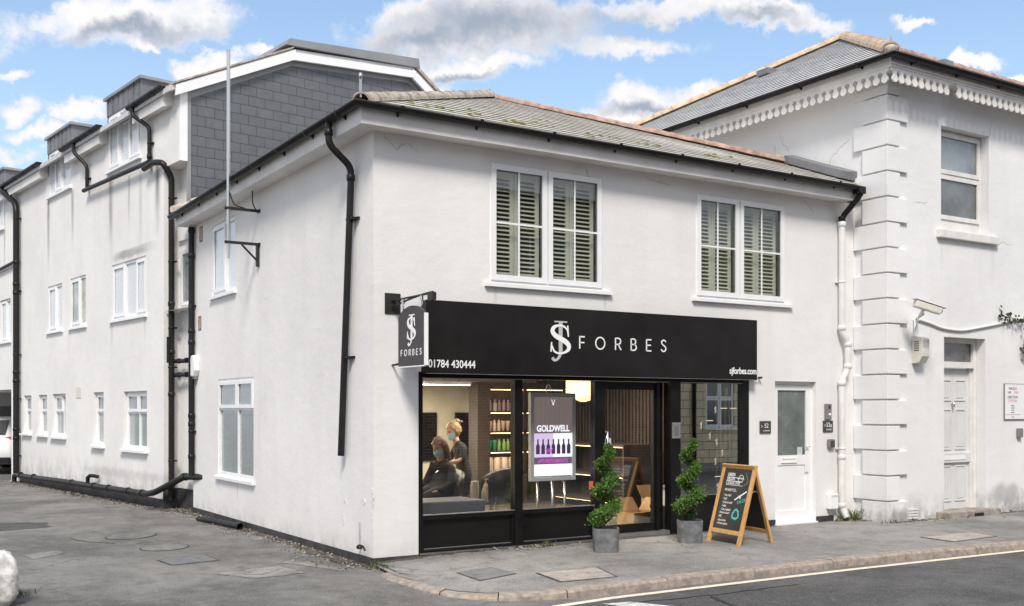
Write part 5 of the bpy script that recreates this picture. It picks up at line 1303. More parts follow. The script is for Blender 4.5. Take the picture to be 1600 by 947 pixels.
for e in (.03, WD - .03):
    x = MB(); x.tube([FL_ + ew * e + (T - FL_) * .62, T + ew * e - UP * .30, RL_ + ew * e + (T - RL_) * .62], .006, 6, frame=False); x.build('chain', M_STEEL, ab)

# ================================================================== ground furniture and litter


def slab(lab, pts, m_, nm='manhole_cover', frame_m=None, grp=None, z=None):
    cx = sum(p[0] for p in pts) / len(pts); cy = sum(p[1] for p in pts) / len(pts); z = zp(cx) if z is None else z
    t_ = thing(nm, lab, 'manhole cover', loc=(cx, cy, z), group=grp); zz = lambda x: (zp(x) if z > .001 else 0)
    k = len(pts); f_ = MB(); ins = [(cx + (x - cx) * .93, cy + (y - cy) * .93) for x, y in pts]
    f_.add([(x, y, zz(x) + .0035) for x, y in pts] + [(x, y, zz(x) + .0035) for x, y in ins], [(i, (i + 1) % k, k + (i + 1) % k, k + i) for i in range(k)]); f_.build('frame', frame_m or M_PLINTH, t_)
    c_ = MB(); ins = [(cx + (x - cx) * .92, cy + (y - cy) * .92) for x, y in pts]
    c_.add([(x, y, zz(x) + .006) for x, y in ins] + [(x, y, zz(x) + .001) for x, y in ins], [tuple(range(k))] + [(i, (i + 1) % k, k + (i + 1) % k, k + i) for i in range(k)]); c_.build('lid', m_, t_)
    h_ = MB(); d = Vector((pts[1][0] - pts[0][0], pts[1][1] - pts[0][1], 0)).normalized(); n_ = Vector((-d.y, d.x, 0))
    for u in (-.12, .12):
        o_ = Vector((cx, cy, zz(cx) + .0065)) + d * u; h_.add([o_ - d * .03 - n_ * .008, o_ + d * .03 - n_ * .008, o_ + d * .03 + n_ * .008, o_ - d * .03 + n_ * .008], [(0, 1, 2, 3)])
    h_.build('lifting_slot', M_PLINTH, t_)


M_COVG = mat('grey_cover', (.15, .155, .16), .7, var=.2, vscale=8, bump=.5, bscale=60); M_COVP = asphalt('pale_cover_concrete', (.33, .29, .26), (.42, .375, .34), .4)
M_COVT = asphalt('tarmac_filled_cover', (.15, .146, .14), (.215, .21, .20), .5)
slab('grey square manhole cover set in the pavement near the shop corner', [(.34, -1.17), (.75, -1.15), (.75, -1.64), (.30, -1.70)], M_COVG)
slab('pale concrete manhole cover on the pavement in front of the shop window', [(.90, -1.72), (1.64, -1.73), (1.43, -2.33), (.80, -2.29)], M_COVP)
slab('pale concrete manhole cover on the pavement in front of the corner building', [(6.45, -1.88), (7.5, -1.88), (7.36, -2.34), (6.38, -2.40)], M_COVP)
slab('rectangular tarmac filled manhole cover in the lane by the shop wall', [(-1.83, 1.64), (-1.24, 1.86), (-1.24, 1.28), (-1.79, 1.18)], M_COVG, z=0)
ov = lambda cx, cy, a, b, r: [(cx + a * math.cos(k * .314) * math.cos(r) - b * math.sin(k * .314) * math.sin(r), cy + a * math.cos(k * .314) * math.sin(r) + b * math.sin(k * .314) * math.cos(r)) for k in range(20)]
slab('round tarmac filled manhole cover farther up the lane', ov(-1.56, 4.1, .42, .30, .9), M_COVT, z=0)
slab('round tarmac filled manhole cover in the lane beside the rectangular one', ov(-1.48, 2.7, .34, .28, .9), M_COVT, z=0)
x = MB(); pth = [(-.30, 5.5, .035), (-.23, 4.9, .045), (-.145, 4.02, .05)]
x.tube(pth, .040, 14, cap=False); x.tube(pth, .034, 14, cap=False); x.tube([(-.16, 4.15, .051), (-.145, 4.02, .05)], .047, 14, cap=False)
tag(x.build('loose_pipe', M_BLK, weld=False), 'short black plastic pipe lying loose at the foot of the lane wall', 'pipe')
x = MB(SD); x.tube(catmull([(.30, -.01, .16), (.30, .05, .165), (.22, .07, .20), (.12, .07, .20), (.08, .06, .16)], 5), .012, 8); x.build('overflow_pipe', M_BLK, shop, weld=False)
# whitewashed stone at the lane mouth
rk = MB(); rk.ball((-3.64, -.16, .20), (1, 1, 1), 26, 18, frame=False); q = random.Random(6)
from mathutils import noise as mn
sg = lambda v, e: math.copysign(abs(v) ** e, v)
nv = []
for v in rk.v:
    d = Vector(v) - Vector((-3.64, -.16, .20)); b_ = Vector((sg(d.x, .55) * .20, sg(d.y, .55) * .34, sg(d.z, .6) * .27)); b_.z -= .35 * max(0, b_.x) * (b_.z > 0)
    b_ *= 1 + mn.noise(b_ * 7) * .16 + mn.noise(b_ * 22) * .06; b_ *= 1 + mn.noise(b_ * 45) * .035; nv.append(tuple(b_ + Vector((-3.64, -.16, .20))))
rk.v = nv
tag(rk.build('painted_stone', M_ROCK), 'rough whitewashed stone standing at the mouth of the lane', 'stone')
# litter: leaves and grit swept against the walls
q = random.Random(31)


def scatter(n, place, size, flat=.5):
    mb = MB()
    for _ in range(n):
        x_, y_, z_ = place(); r_ = q.uniform(*size); a = q.uniform(0, 6.28); t1 = q.uniform(-flat, flat); t2 = q.uniform(-flat, flat)
        d = Vector((math.cos(a), math.sin(a), t1)); e_ = Vector((-math.sin(a), math.cos(a), t2)); c_ = Vector((x_, y_, z_ + r_ * (abs(t1) + abs(t2)) * .9 + .002))
        mb.add([c_ + d * r_, c_ + e_ * r_ * .6, c_ - d * r_ * .85, c_ - e_ * r_ * .6], [(0, 1, 2), (0, 2, 3)])
    return mb


def lane_edge(): y_ = q.uniform(-.2, 8.6) ** 1.0; base = 0 if y_ < 6.9 else .15 - .13 * (y_ - 6.9); return (base - .03 - abs(q.gauss(0, .17)) * (1 + .4 * math.sin(y_ * 2.1)), y_, 0)
def nb_edge(): s_ = q.uniform(0, 9); p_ = NB(s_, .07 + abs(q.gauss(0, .18)), 0); return (p_.x, p_.y, 0)
def shop_edge(): x_ = q.choice((q.uniform(.3, 5.9), q.gauss(2.1, .25), q.gauss(2.0, .4))); y_ = -.04 - abs(q.gauss(0, .13)); return (x_, y_, zp(x_))
def rb_edge(): x_ = q.choice((q.uniform(7.3, 14), q.gauss(7.4, .15), q.gauss(8.3, .3))); y_ = (-.6 if x_ > 7.5 else -.05) - abs(q.gauss(0, .17)); return (x_, y_, .08)
def anywhere(): x_ = q.uniform(0, 9); return (x_, q.uniform(-2.4, -.3), zp(x_))


for m_, cnt in ((mat('dead_leaf_tan', (.42, .27, .15), .8, var=.35, vscale=30), 1), (mat('dead_leaf_brown', (.16, .10, .06), .85, var=.4, vscale=30), 2), (mat('pale_grit', (.27, .25, .22), .9, var=.3, vscale=30), 3)):
    mb = MB()
    for pl_, n, sz in ((lane_edge, (90, 480, 900)[cnt - 1], (.006, .023)), (nb_edge, (50, 380, 600)[cnt - 1], (.006, .026)), (shop_edge, (50, 120, 200)[cnt - 1], (.006, .024)), (rb_edge, (70, 80, 120)[cnt - 1], (.008, .034)), (anywhere, (16, 10, 22)[cnt - 1], (.006, .02))):
        k = scatter(n, pl_, sz, .35 if cnt < 3 else .6); mb.v += [] ; off = len(mb.v); mb.v += k.v; mb.f += [tuple(i + off for i in f_) for f_ in k.f]; mb.sm += k.sm
    kind(tag(mb.build('fallen_leaves' if cnt < 3 else 'grit', m_, weld=False), 'scattered dead leaves and grit along the foot of the walls' if cnt != 3 else 'pale grit swept against the foot of the walls', 'litter'), 'stuff')
st = MB()
for (cx, cy, zz, n, h_) in [(-.05, -.35, .02, 60, .05), (-.02, -.1, .02, 40, .05), (2.12, -.12, .08, 30, .07), (7.36, -.1, .08, 70, .16), (7.2, -.06, .08, 40, .12), (7.5, -.62, .08, 20, .06), (-.1, 7.0, 0, 26, .07), (-.35, 7.2, 0, 18, .06), (-3.45, .05, 0, 60, .08), (-.25, .6, 0, 12, .03), (-.2, 1.6, 0, 12, .04), (9.9, -.62, .08, 20, .05)]:
    for _ in range(n):
        x_, y_ = cx + q.gauss(0, .07), cy + q.gauss(0, .06); a = q.uniform(0, 6.28); l_ = h_ * q.uniform(.4, 1.1); d = Vector((math.cos(a), math.sin(a), 0)); e_ = Vector((-d.y, d.x, 0)) * .006
        b_ = Vector((x_, y_, zz)); st.add([b_ - e_, b_ + e_, b_ + d * l_ * .5 + UP * l_ + e_ * .5, b_ + d * l_ * .55 + UP * l_ * .95 - e_ * .5], [(0, 1, 2, 3)])
kind(tag(st.build('weeds', leafmat('weed', (.07, .11, .03), (.14, .17, .05), (.25, .22, .08)), weld=False), 'small weeds growing in the joint between walls and ground', 'weeds'), 'stuff')

# ================================================================== the salon behind the glass
sal = MB(); 
fl_ = MB(); fl_.box(.30, 5.88, .115, 6.3, .03, .09); fl_.build('salon_floor', M_FLOORI, shop)
c_ = MB(); c_.box(.30, 5.88, .20, 6.3, 2.45, 2.5); c_.box(.531, 5.44, .105, .20, 2.06, 2.5); c_.build('salon_ceiling', M_CEIL, shop)
w_ = MB(); w_.box(.30, 5.88, 5.7, 5.75, .09, 2.45); w_.box(.30, .32, .11, 5.7, .09, 2.45); w_.build('salon_wall', M_CREAMW, shop)
w_ = MB(); w_.box(5.84, 5.88, .11, 5.7, .09, 2.45); w_.box(5.44, 5.84, .11, .15, .09, 2.45); w_.build('partition_wall', M_BROWNP, shop)
w_ = MB(); k = .2
while k < 5.6: w_.box(5.80, 5.84, k, k + .045, .09, 2.42); k += .085
w_.build('slatted_panel', mat('dark_wood_slats', (.045, .035, .03), .5, var=.3, vscale=6), shop)
lobby = MB(); lobby.box(5.90, 6.85, 1.4, 1.42, .05, 2.2); lobby.build('lobby_wall', M_PVCD, shop)
M_AREA = []


def led_bar(x0, x1, y, z, lab):
    t_ = thing('pendant_light', lab, 'light', loc=((x0 + x1) / 2, y, z), group='linear lights hanging in the salon')
    MB().box(x0, x1, y - .03, y + .03, z, z + .05).build('casing', M_ALU, t_)
    MB().box(x0 + .02, x1 - .02, y - .02, y + .02, z - .008, z - .001).build('diffuser', M_LEDW, t_)
    for a in (x0 + .2, x1 - .2): x = MB(); x.tube([(a, y, z + .05), (a, y, 2.45)], .004, 5, frame=False); x.build('cable', M_BLK, t_)
    ld = bpy.data.lights.new('pendant_lamp', 'AREA'); ld.shape = 'RECTANGLE'; ld.size = x1 - x0 - .04; ld.size_y = .04; ld.energy = 15 if y < 2 else 46; ld.color = (1, .86, .66)
    lo = bpy.data.objects.new('lamp', ld); COL.objects.link(lo); lo.parent = t_; lo.location = (0, 0, -.012)


led_bar(.9, 3.5, 4.5, 2.06, 'slim white linear light hanging nearest the salon ceiling at the back left')
led_bar(.9, 3.25, 3.6, 2.02, 'slim white linear light hanging in the middle of the salon')
led_bar(2.6, 5.2, 2.2, 2.12, 'slim linear light hanging above the shelving side of the salon')
led_bar(.9, 3.1, 1.5, 2.3, 'added slim white linear light hanging closest to the shop window')  # extra bar added to throw more light on the two people
w_ = MB(); w_.box(4.62, 5.44, .66, .69, .09, 2.45); w_.build('window_back_panel', M_BROWNP, shop)  # dark panel added behind the narrow pane so its reflection stands out
# styling stations: tall dark mirrors with a light strip
for (a0, a1, led, lab) in ((3.40, 3.78, 3.30, 'tall dark mirror on the salon back wall with light strips, left of the hairdresser'), (4.14, 4.46, 4.50, 'tall dark mirror with one light strip on the salon back wall beside the shelving')):
    t_ = thing('salon_mirror', lab, 'mirror', loc=((a0 + a1) / 2, 5.65, .78)); b = MB(); ring(b, a0, a1, 5.62, 5.69, .02, 5.6, 5.69) if False else b.box(a0, a1, 5.66, 5.69, .78, 1.60); b.build('backing', M_BLK, t_)
    MB().box(a0 + .02, a1 - .02, 5.65, 5.655, .80, 1.58).build('glass', mat('smoked_mirror', (.16, .165, .17), .04, metal=1.), t_)
    MB().box(led - .012, led + .012, 5.58, 5.60, .80, 1.60).build('light_strip', M_LEDW, t_)
    if a0 < 4: MB().box(led - .13, led - .11, 5.56, 5.58, .80, 1.60).build('light_strip', M_LEDW, t_)
fx = MB(); fx.box(2.9, 3.32, 5.60, 5.68, 1.82, 1.88); fx.box(3.30, 3.37, 5.60, 5.68, .1, 1.95); fx.build('wall_trim', M_BLK, shop)
# shelving with bottles
SHY = 4.55
su = thing('display_shelving', 'dark brown wall shelving stocked with rows of hair products in the salon', 'shelving', loc=(4.95, SHY + .15, .09))
b = MB(); b.box(3.93, 5.70, SHY + .26, SHY + .29, .09, 2.1); b.box(3.93, 4.16, SHY, SHY + .26, .09, 2.0); b.box(4.82, 4.88, SHY, SHY + .26, .09, 2.0); b.box(5.66, 5.70, SHY, SHY + .26, .09, 2.0); b.box(3.93, 5.70, SHY, SHY + .26, 2.0, 2.1); b.build('carcass', M_BROWNP, su)
LV = (.62, .97, 1.29, 1.62)
for z in LV: MB().box(4.165, 5.655, SHY, SHY + .255, z - .025, z).build('shelf', M_BROWNP, su)
for z in (.945, 1.265, 1.595, 1.98): MB().box(4.2, 5.62, SHY + .02, SHY + .035, z - .008, z - .001).build('light_strip', M_LEDWARM, su)
q = random.Random(17)


def bottle(nm, prof, m_, capm=None, caph=0.):
    x = MB(); x.lathe(0, 0, prof, 12); o = x.build(nm, m_); return o


def product(kind_, col):
    key = 'product_%s' % ('_'.join('%02d' % int(c * 99) for c in col)); m_ = mat(key, col, .35)
    x = MB()
    if kind_ == 'tub': x.lathe(0, 0, [(.062, 0), (.066, .02), (.066, .19), (.06, .20), (.06, .235), (.055, .24)], 14); lab = 'tub'
    elif kind_ == 'tube': x.lathe(0, 0, [(.022, 0), (.024, .03), (.030, .035), (.036, .15), (.038, .17)], 12)
    elif kind_ == 'pump': x.lathe(0, 0, [(.036, 0), (.038, .01), (.038, .12), (.03, .14), (.012, .15), (.012, .18), (.02, .182), (.02, .19)], 12); x.box(-.008, .045, -.008, .008, .18, .192)
    else: x.lathe(0, 0, [(.030, 0), (.032, .01), (.032, .13), (.022, .15), (.016, .155), (.016, .185), (.012, .19)], 12)
    return x, m_


rows = ((LV[3], [('bottle', (.50, .42, .50)), ('pump', (.62, .58, .60)), ('bottle', (.38, .28, .36)), ('tube', (.66, .60, .58))], 'lilac and white bottles on the top shelf of the salon display', 'lilac bottle'),
        (LV[2], [('tube', (.72, .50, .38)), ('bottle', (.75, .56, .44)), ('tube', (.72, .50, .38)), ('bottle', (.66, .12, .06))], 'peach and red bottles on the second shelf of the salon display', 'peach bottle'),
        (LV[1], [('tube', (.03, .30, .16)), ('tube', (.05, .42, .22)), ('bottle', (.22, .42, .10)), ('tube', (.30, .45, .22))], 'green bottles on the third shelf of the salon display', 'green bottle'),
        (LV[0], [('tub', (.72, .58, .48)), ('tub', (.74, .62, .52))], 'large beige tubs on the lowest shelf of the salon display', 'beige tub'))
WORDS = {'bottle': 'narrow necked bottle', 'pump': 'pump bottle', 'tube': 'upturned tube', 'tub': 'wide tub'}
for z, kinds, grp, nm in rows:
    protos = {}; xx = 4.22; i = 0
    while xx < 5.62:
        if not 4.76 < xx < 4.94:
            kd, col = kinds[min(len(kinds) - 1, int(q.random() * len(kinds)))] if xx > 4.5 else kinds[min(len(kinds) - 1, int((xx - 4.2) / .4 * len(kinds)))]
            key = (kd, col)
            cn_ = 'red' if col == (.66, .12, .06) else 'lilac' if col in ((.50, .42, .50), (.38, .28, .36)) else 'white' if z == LV[3] else 'peach' if z == LV[2] else 'green' if z == LV[1] else 'beige'
            lab_ = f"{cn_} {WORDS[kd]} standing in the row on the {('lowest', 'third', 'second', 'top')[LV.index(z)]} salon display shelf"
            if key not in protos:
                mbx_, m_ = product(kd, col); o = mbx_.build('product_' + ('tub' if kd == 'tub' else 'bottle'), m_); protos[key] = o
            else: o = protos[key].copy(); COL.objects.link(o)
            o.location = (xx, SHY + .10 + q.uniform(-.015, .015), z + .001); o.rotation_euler = (0, 0, q.uniform(0, 6)); tag(o, lab_, 'tub' if kd == 'tub' else 'bottle', grp)
        xx += (.14 if kinds[0][0] == 'tub' else .082) + q.uniform(0, .012); i += 1
# lit cabinet by the partition, seen through the door
cb_ = thing('lit_cabinet', 'dark cabinet with warm light strips under its shelves, seen past the shop door', 'cabinet', loc=(5.5, 3.2, .09))
b = MB(); b.box(5.15, 5.79, 2.3, 2.33, .09, 1.12); b.box(5.15, 5.79, 4.2, 4.23, .09, 1.12); b.box(5.74, 5.79, 2.33, 4.2, .09, 1.12); b.build('carcass', M_BROWNP, cb_)
for z in (1.08, .62, .22):
    MB().box(5.15, 5.74, 2.33, 4.2, z, z + .035).build('shelf', M_BROWNP, cb_)
    MB().box(5.20, 5.215, 2.36, 4.17, z - .01, z - .001).build('light_strip', M_LEDWARM, cb_)
# pendant of gilt rods
pl_ = thing('chandelier', 'round golden fringe chandelier glowing near the salon ceiling', 'chandelier', loc=(4.95, 3.0, 1.82))
b = MB(); b.lathe(4.95, 3.0, [(.30, 2.14), (.31, 2.14), (.31, 2.17), (.0, 2.18)], 24); b.tube([(4.95, 3, 2.17), (4.95, 3, 2.45)], .012, 6, frame=False); b.build('rim', mat('brass', (.6, .42, .18), .3, metal=1.), pl_)
b = MB()
for k in range(72):
    a = 2 * math.pi * k / 72; r0 = .29; b.box(4.95 + r0 * math.cos(a) - .006, 4.95 + r0 * math.cos(a) + .006, 3 + r0 * math.sin(a) - .006, 3 + r0 * math.sin(a) + .006, 1.82 + .05 * math.cos(a * 3), 2.139)
b.build('fringe', mat('glowing_gilt_rods', (.8, .55, .25), .4, emit=1.6, ecol=(1, .62, .28)), pl_, weld=False)
# the advertising screen standing in the window
ds = thing('display_screen', 'tall silver framed lit advertising screen standing in the shop window', 'screen', loc=(2.6, .45, .09))
DY = .42; DF = Frame((0, DY, 0), (1, 0, 0), (0, -1, 0)); x0, x1, z0, z1 = 2.25, 2.91, .785, 1.85
b = MB(DF); ring(b, x0, x1, z0, z1, .045, -.05, .012); b.box(x0 + .045, x1 - .045, -.05, -.04, z0 + .045, z1 - .045); b.build('frame', mat('silver_frame', (.72, .72, .73), .35), ds, bevel=.004)
px = lambda u, v: (x0 + .05 + u * (x1 - x0 - .1), z1 - .05 - v * (z1 - z0 - .1))
def panel(name, u0, u1, v0, v1, m_, n=0.): a, zt = px(u0, v0); b_, zb = px(u1, v1); return MB(DF).box(a, b_, n - .03, n, zb, zt).build(name, m_, scr)
scr = MB(DF).box(x0 + .046, x1 - .046, -.039, -.031, z0 + .046, z1 - .046).build('screen', mat('screen_dark', (.06, .045, .045), .3, emit=.04, ecol=(1, .8, .8)), ds)
panel('upper_picture', 0, 1, 0, .445, mat('screen_brown', (.10, .078, .076), .3, emit=.12, ecol=(.75, .58, .56)))
M_SW = mat('screen_white', (.8, .8, .85), .3, emit=.55, ecol=(.9, .9, 1)); M_SL = mat('screen_lilac', (.7, .55, .8), .3, emit=.42, ecol=(.80, .62, .95)); M_SD = mat('screen_bottle', (.06, .04, .09), .3, emit=.03, ecol=(.5, .4, .9)); M_SM = mat('screen_magenta', (.5, .05, .5), .3, emit=.35, ecol=(.9, .1, .85)); M_SG = mat('screen_grey', (.12, .11, .13), .3, emit=.06, ecol=(.8, .75, .9))
panel('picture', .01, .5, .455, .755, M_SL, .0005); panel('picture', .5, .99, .455, .755, M_SW, .0005); panel('caption_band', .01, .99, .76, .84, M_SG, .001); panel('lower_panel', .01, .99, .845, .99, M_SW, .0005)
bt = MB(DF)
for k in range(7):
    u = .10 + k * .135; a, z = px(u, .715); bt.poly_n([(a - .027, z), (a + .027, z), (a + .027, z + .10), (a + .011, z + .125), (a + .011, z + .18), (a - .011, z + .18), (a - .011, z + .125), (a - .027, z + .10)], .0006, .0016)
bt.build('bottle_picture', M_SD, scr, weld=False)
l = MB(DF); a, z = px(.5, .43); text(l, 'GOLDWELL', a, z, .001, .105, ext=.001, font_off=.004, squash=.86); stroke(l, lambda x, zz, n: DF(x, n, zz), [px(.46, .03), px(.50, .10)], .008, 0, .0015); stroke(l, lambda x, zz, n: DF(x, n, zz), [px(.54, .03), px(.50, .10)], .008, 0, .0015); l.build('lettering', M_SW, scr, weld=False)
l = MB(DF); a, z = px(.5, .825); text(l, '#PUREPIGMENTS', a, z, .002, .066, ext=.001, font_off=.001, squash=.88)
for k in range(9): a, z = px(.30 + .02 * (k % 3) + .015 * k, .66 + .012 * (k % 4)); l.box(a, a + .02, .0018, .0024, z, z + .014)
l.build('pink_lettering', M_SM, scr, weld=False)
for a in (x0 + .12, x0 + .34, x0 + .52): x = MB(DF); x.tube([(a, -.03, .09), (a, -.03, z0)], .016, 10); x.build('leg', M_STEEL, ds)
x = MB(DF); x.tube(catmull([(2.50, -.02, 1.85), (2.50, -.02, 1.93), (2.53, -.02, 1.95), (2.55, -.02, 1.92), (2.55, -.02, 1.86)], 4), .008, 6); x.build('hanger', M_STEEL, ds)
# window bench, trolley
bn = thing('window_bench', 'low slate blue upholstered bench just inside the shop window', 'bench', loc=(1.1, .75, .09))
MB().box(.66, 1.62, .42, .98, .34, .60).build('seat', M_BENCH, bn, bevel=.03); MB().box(.70, 1.58, .46, .94, .09, .339).build('base', M_BLK, bn)
tr_ = thing('trolley', 'small salon trolley with pale bottles on its top tray', 'trolley', loc=(2.0, 1.2, .09))
b = MB(); b.box(1.82, 2.16, 1.05, 1.35, .50, .52); b.box(1.82, 2.16, 1.05, 1.35, .22, .24)
for a in (1.83, 2.15):
    for c2 in (1.06, 1.34): b.tube([(a, c2, .09), (a, c2, .55)], .010, 8, frame=False)
b.build('rack', M_CHROME, tr_, weld=False)
for i_, (a, c2, s_, kd, lab) in enumerate(((1.90, 1.15, 1.0, 'tub', 'beige tub on the salon trolley'), (2.10, 1.22, 1.35, 'pump', 'tall beige pump bottle on the salon trolley'), (2.02, 1.14, .8, 'bottle', 'short beige bottle on the salon trolley'))):
    mbx_, m_ = product(kd, (.60, .52, .42)); o = mbx_.build('product_tub' if kd == 'tub' else 'product_bottle', m_); o.location = (a, c2, .521); o.scale = (.8, .8, s_); tag(o, lab, 'tub' if kd == 'tub' else 'bottle')


def salon_chair(cx, cy, face, lab):
    t_ = thing('salon_chair', lab, 'chair', loc=(cx, cy, .09), group='black salon chairs'); d = Vector((math.cos(face), math.sin(face), 0)); f_ = Frame((cx, cy, 0), d, (-d.y, d.x, 0))
    b = MB(f_); b.lathe(0, 0, [(.0, .09), (.27, .09), (.27, .105), (.06, .125), (.045, .14), (.045, .36), (.07, .38)], 24); b.build('base', M_CHROME, t_)
    MB(f_).box(-.24, .26, -.25, .25, .38, .50).build('seat', M_LEATH, t_, bevel=.04)
    b = MB(f_); vs = []; n = 18
    for r0, z, k in ((.29, .44, 0), (.31, .66, 0), (.33, .86, 0), (.30, .88, 0), (.27, .86, 0), (.25, .66, 0), (.24, .44, 0)):
        for j in range(n): a = R_(85 + 190 * j / (n - 1)); s_ = math.sin(math.pi * j / (n - 1)) ** .5; vs.append(f_(r0 * math.cos(a), r0 * math.sin(a), .44 + (z - .44) * (.45 + .55 * s_)))
    b.add(vs, [(i * n + j, i * n + j + 1, ((i + 1) % 7) * n + j + 1, ((i + 1) % 7) * n + j) for i in range(7) for j in range(n - 1)] + [tuple(i * n for i in range(7)), tuple(i * n + n - 1 for i in range(7))], True); b.build('backrest', M_LEATH, t_, weld=False)
    b = MB(f_); b.tube([(.30, -.2, .2), (.36, -.18, .19), (.36, .18, .19), (.30, .2, .2)], .012, 8); b.tube([(.05, 0, .2), (.3, 0, .2)], .012, 8); b.build('footrest', M_CHROME, t_, weld=False)


salon_chair(1.72, 1.75, R_(200), 'black round backed salon chair with the client sitting in it')
salon_chair(2.68, 2.05, R_(120), 'empty black round backed salon chair beside the hairdresser')


def hand(base, d, up, side, parent):
    """palm with four unequal bent fingers and a thumb, one skin"""
    d, up = Vector(d).normalized(), Vector(up).normalized(); s_ = d.cross(up) * side; V = []; E = []
    def a(p, r): V.append((*p, r)); return len(V) - 1
    base = Vector(base); w0 = a(base, .022); p0 = a(base + d * .045, (.034, .017)); E.append((w0, p0))
    for k, L_ in enumerate((.062, .072, .068, .052)):
        o = (k - 1.5) * .018; i0 = a(base + d * .08 + s_ * o, .0095); E.append((p0, i0)); i1 = a(base + d * (.08 + L_ * .5) + s_ * o * 1.05 - up * .008, .0085); E.append((i0, i1)); i2 = a(base + d * (.08 + L_ * .88) + s_ * o * 1.05 - up * .028, .0068); E.append((i1, i2))
    t0 = a(base + d * .03 - s_ * .032, .011); E.append((p0, t0)); t1 = a(base + d * .065 - s_ * .048 - up * .012, .009); E.append((t0, t1))
    return skin_body('hand', V, E, M_SKIN, parent, 2, 1)


def head(c, face, parent, hairm, style):
    """skull with face, ears, eyes, mouth; looking along 'face'"""
    f = Vector(face).normalized(); s_ = f.cross(UP).normalized(); u = s_.cross(f); c = Vector(c); mb = MB(); n, m_ = 28, 18; vs = []
    for i in range(m_ + 1):
        th = math.pi * i / m_
        for j in range(n):
            ph = 2 * math.pi * j / n; x, y, z = math.sin(th) * math.cos(ph), math.sin(th) * math.sin(ph), math.cos(th)
            r = Vector((x * .098, y * .075, z * .118))
            if z < 0: r.x *= 1 - .12 * z * z; r.y *= 1 - .30 * z * z
            if x > .2: r.x += .006 * math.exp(-((z + .85) / .22) ** 2) + .024 * math.exp(-(y / .17) ** 2 - ((z + .16) / .17) ** 2) - .008 * math.exp(-((abs(y) - .42) / .22) ** 2 - ((z - .02) / .14) ** 2) + .006 * math.exp(-(y / .35) ** 2 - ((z + .5) / .10) ** 2)
            vs.append(c + f * r.x + s_ * r.y + u * r.z)
    mb.add(vs, [(i * n + j, i * n + (j + 1) % n, (i + 1) * n + (j + 1) % n, (i + 1) * n + j) for i in range(m_) for j in range(n)], True)
    for k in (-1, 1): mb.ball(c + s_ * k * .078 - f * .005, (.014, .014, .03), 8, 6, frame=False)
    h_ = mb.build('head', M_SKIN, parent, weld=False)
    e = MB()
    for k in (-1, 1): e.ball(c + f * .083 + s_ * k * .032 + u * .004, .011, 8, 6, frame=False)
    e.build('eyes', M_BLACKT, h_, weld=False)
    mk = MB(); vs = []
    for i in range(7):
        for j in range(13): a = R_(-78 + 156 * j / 12); z = -.02 - .016 * i; w = 1 - .05 * abs(i - 3); vs.append(c + f * ((.112 if abs(a) < .7 else .106) * math.cos(a) * w) + s_ * (.082 * math.sin(a) * (1 - .03 * i)) + u * z)
    mk.add(vs, [(i * 13 + j, i * 13 + j + 1, (i + 1) * 13 + j + 1, (i + 1) * 13 + j) for i in range(6) for j in range(12)], True); mk.build('face_mask', M_MASK, parent, weld=False)
    hr = MB(); vs = []
    for i in range(13):
        th = math.pi * .62 * i / 12
        for j in range(n):
            ph = 2 * math.pi * j / n; x, y, z = math.sin(th) * math.cos(ph), math.sin(th) * math.sin(ph), math.cos(th); k = 1.13 + .03 * math.sin(ph * 9 + th * 5)
            zz = z * .118
            if x > .35: zz = max(zz, .055)
            if style == 'long' and x <= .35: zz -= .10 * max(0, th - 1.2)
            vs.append(c + f * (x * .098 * k - .006) + s_ * y * .078 * k + u * (zz * 1.08 + .004))
    hr.add(vs, [(i * n + j, i * n + (j + 1) % n, (i + 1) * n + (j + 1) % n, (i + 1) * n + j) for i in range(12) for j in range(n)], True)
    if style == 'bun':
        q = random.Random(3); b_ = c - f * .085 + u * .095
        for _ in range(12): hr.ball(b_ + Vector((q.gauss(0, .014), q.gauss(0, .014), q.gauss(0, .014))), q.uniform(.022, .034), 9, 7, frame=False)
        for _ in range(5): hr.tube([b_, b_ - f * q.uniform(.03, .06) + u * q.uniform(-.04, .0) + s_ * q.gauss(0, .03)], [.012, .004], 5, frame=False)
    else:
        q = random.Random(5)
        for k in range(26):
            a = R_(95 + 170 * k / 25); o = c + f * (.095 * math.cos(a)) + s_ * (.082 * math.sin(a)) + u * .02; hr.tube([o, o - u * .09 + (o - c) * .10, o - u * (.19 + q.uniform(0, .06)) + (o - c) * .12], [.022, .021, .008], 6, frame=False)
    hr.build('hair', hairm, parent, weld=False)
    return h_


# hairdresser: leaning a little towards the client, forearms out
hd_ = thing('person', 'standing hairdresser in black short sleeved top and face mask with blond hair in a bun', 'person', loc=(2.46, 2.45, .09))
hx, hy = 2.46, 2.45
fd = Vector((-.99, .12, 0)).normalized(); sd2 = fd.cross(UP).normalized(); P0 = Vector((hx, hy, 0))
def B(f, s, z, r): v = P0 + fd * f + sd2 * s; return (v.x, v.y, z, r)
V = [B(-.02, 0, .76, (.145, .11)), B(-.01, 0, .90, (.125, .095)), B(.02, 0, 1.03, (.14, .10)), B(.05, 0, 1.12, (.12, .085)), B(.075, 0, 1.185, .055), B(.095, 0, 1.24, .046),
     B(.04, -.155, 1.115, .052), B(.10, -.20, .95, .042), B(.04, .155, 1.115, .052), B(.11, .205, .94, .042),
     B(-.02, -.085, .70, .088), B(.0, -.095, .47, .060), B(-.02, -.10, .15, .036), B(.07, -.105, .115, .03), B(-.02, .085, .70, .088), B(.02, .10, .47, .060), B(-.0, .10, .15, .036), B(.09, .105, .115, .03)]
Ed = [(0, 1), (1, 2), (2, 3), (3, 4), (4, 5), (3, 6), (6, 7), (3, 8), (8, 9), (0, 10), (10, 11), (11, 12), (12, 13), (0, 14), (14, 15), (15, 16), (16, 17)]
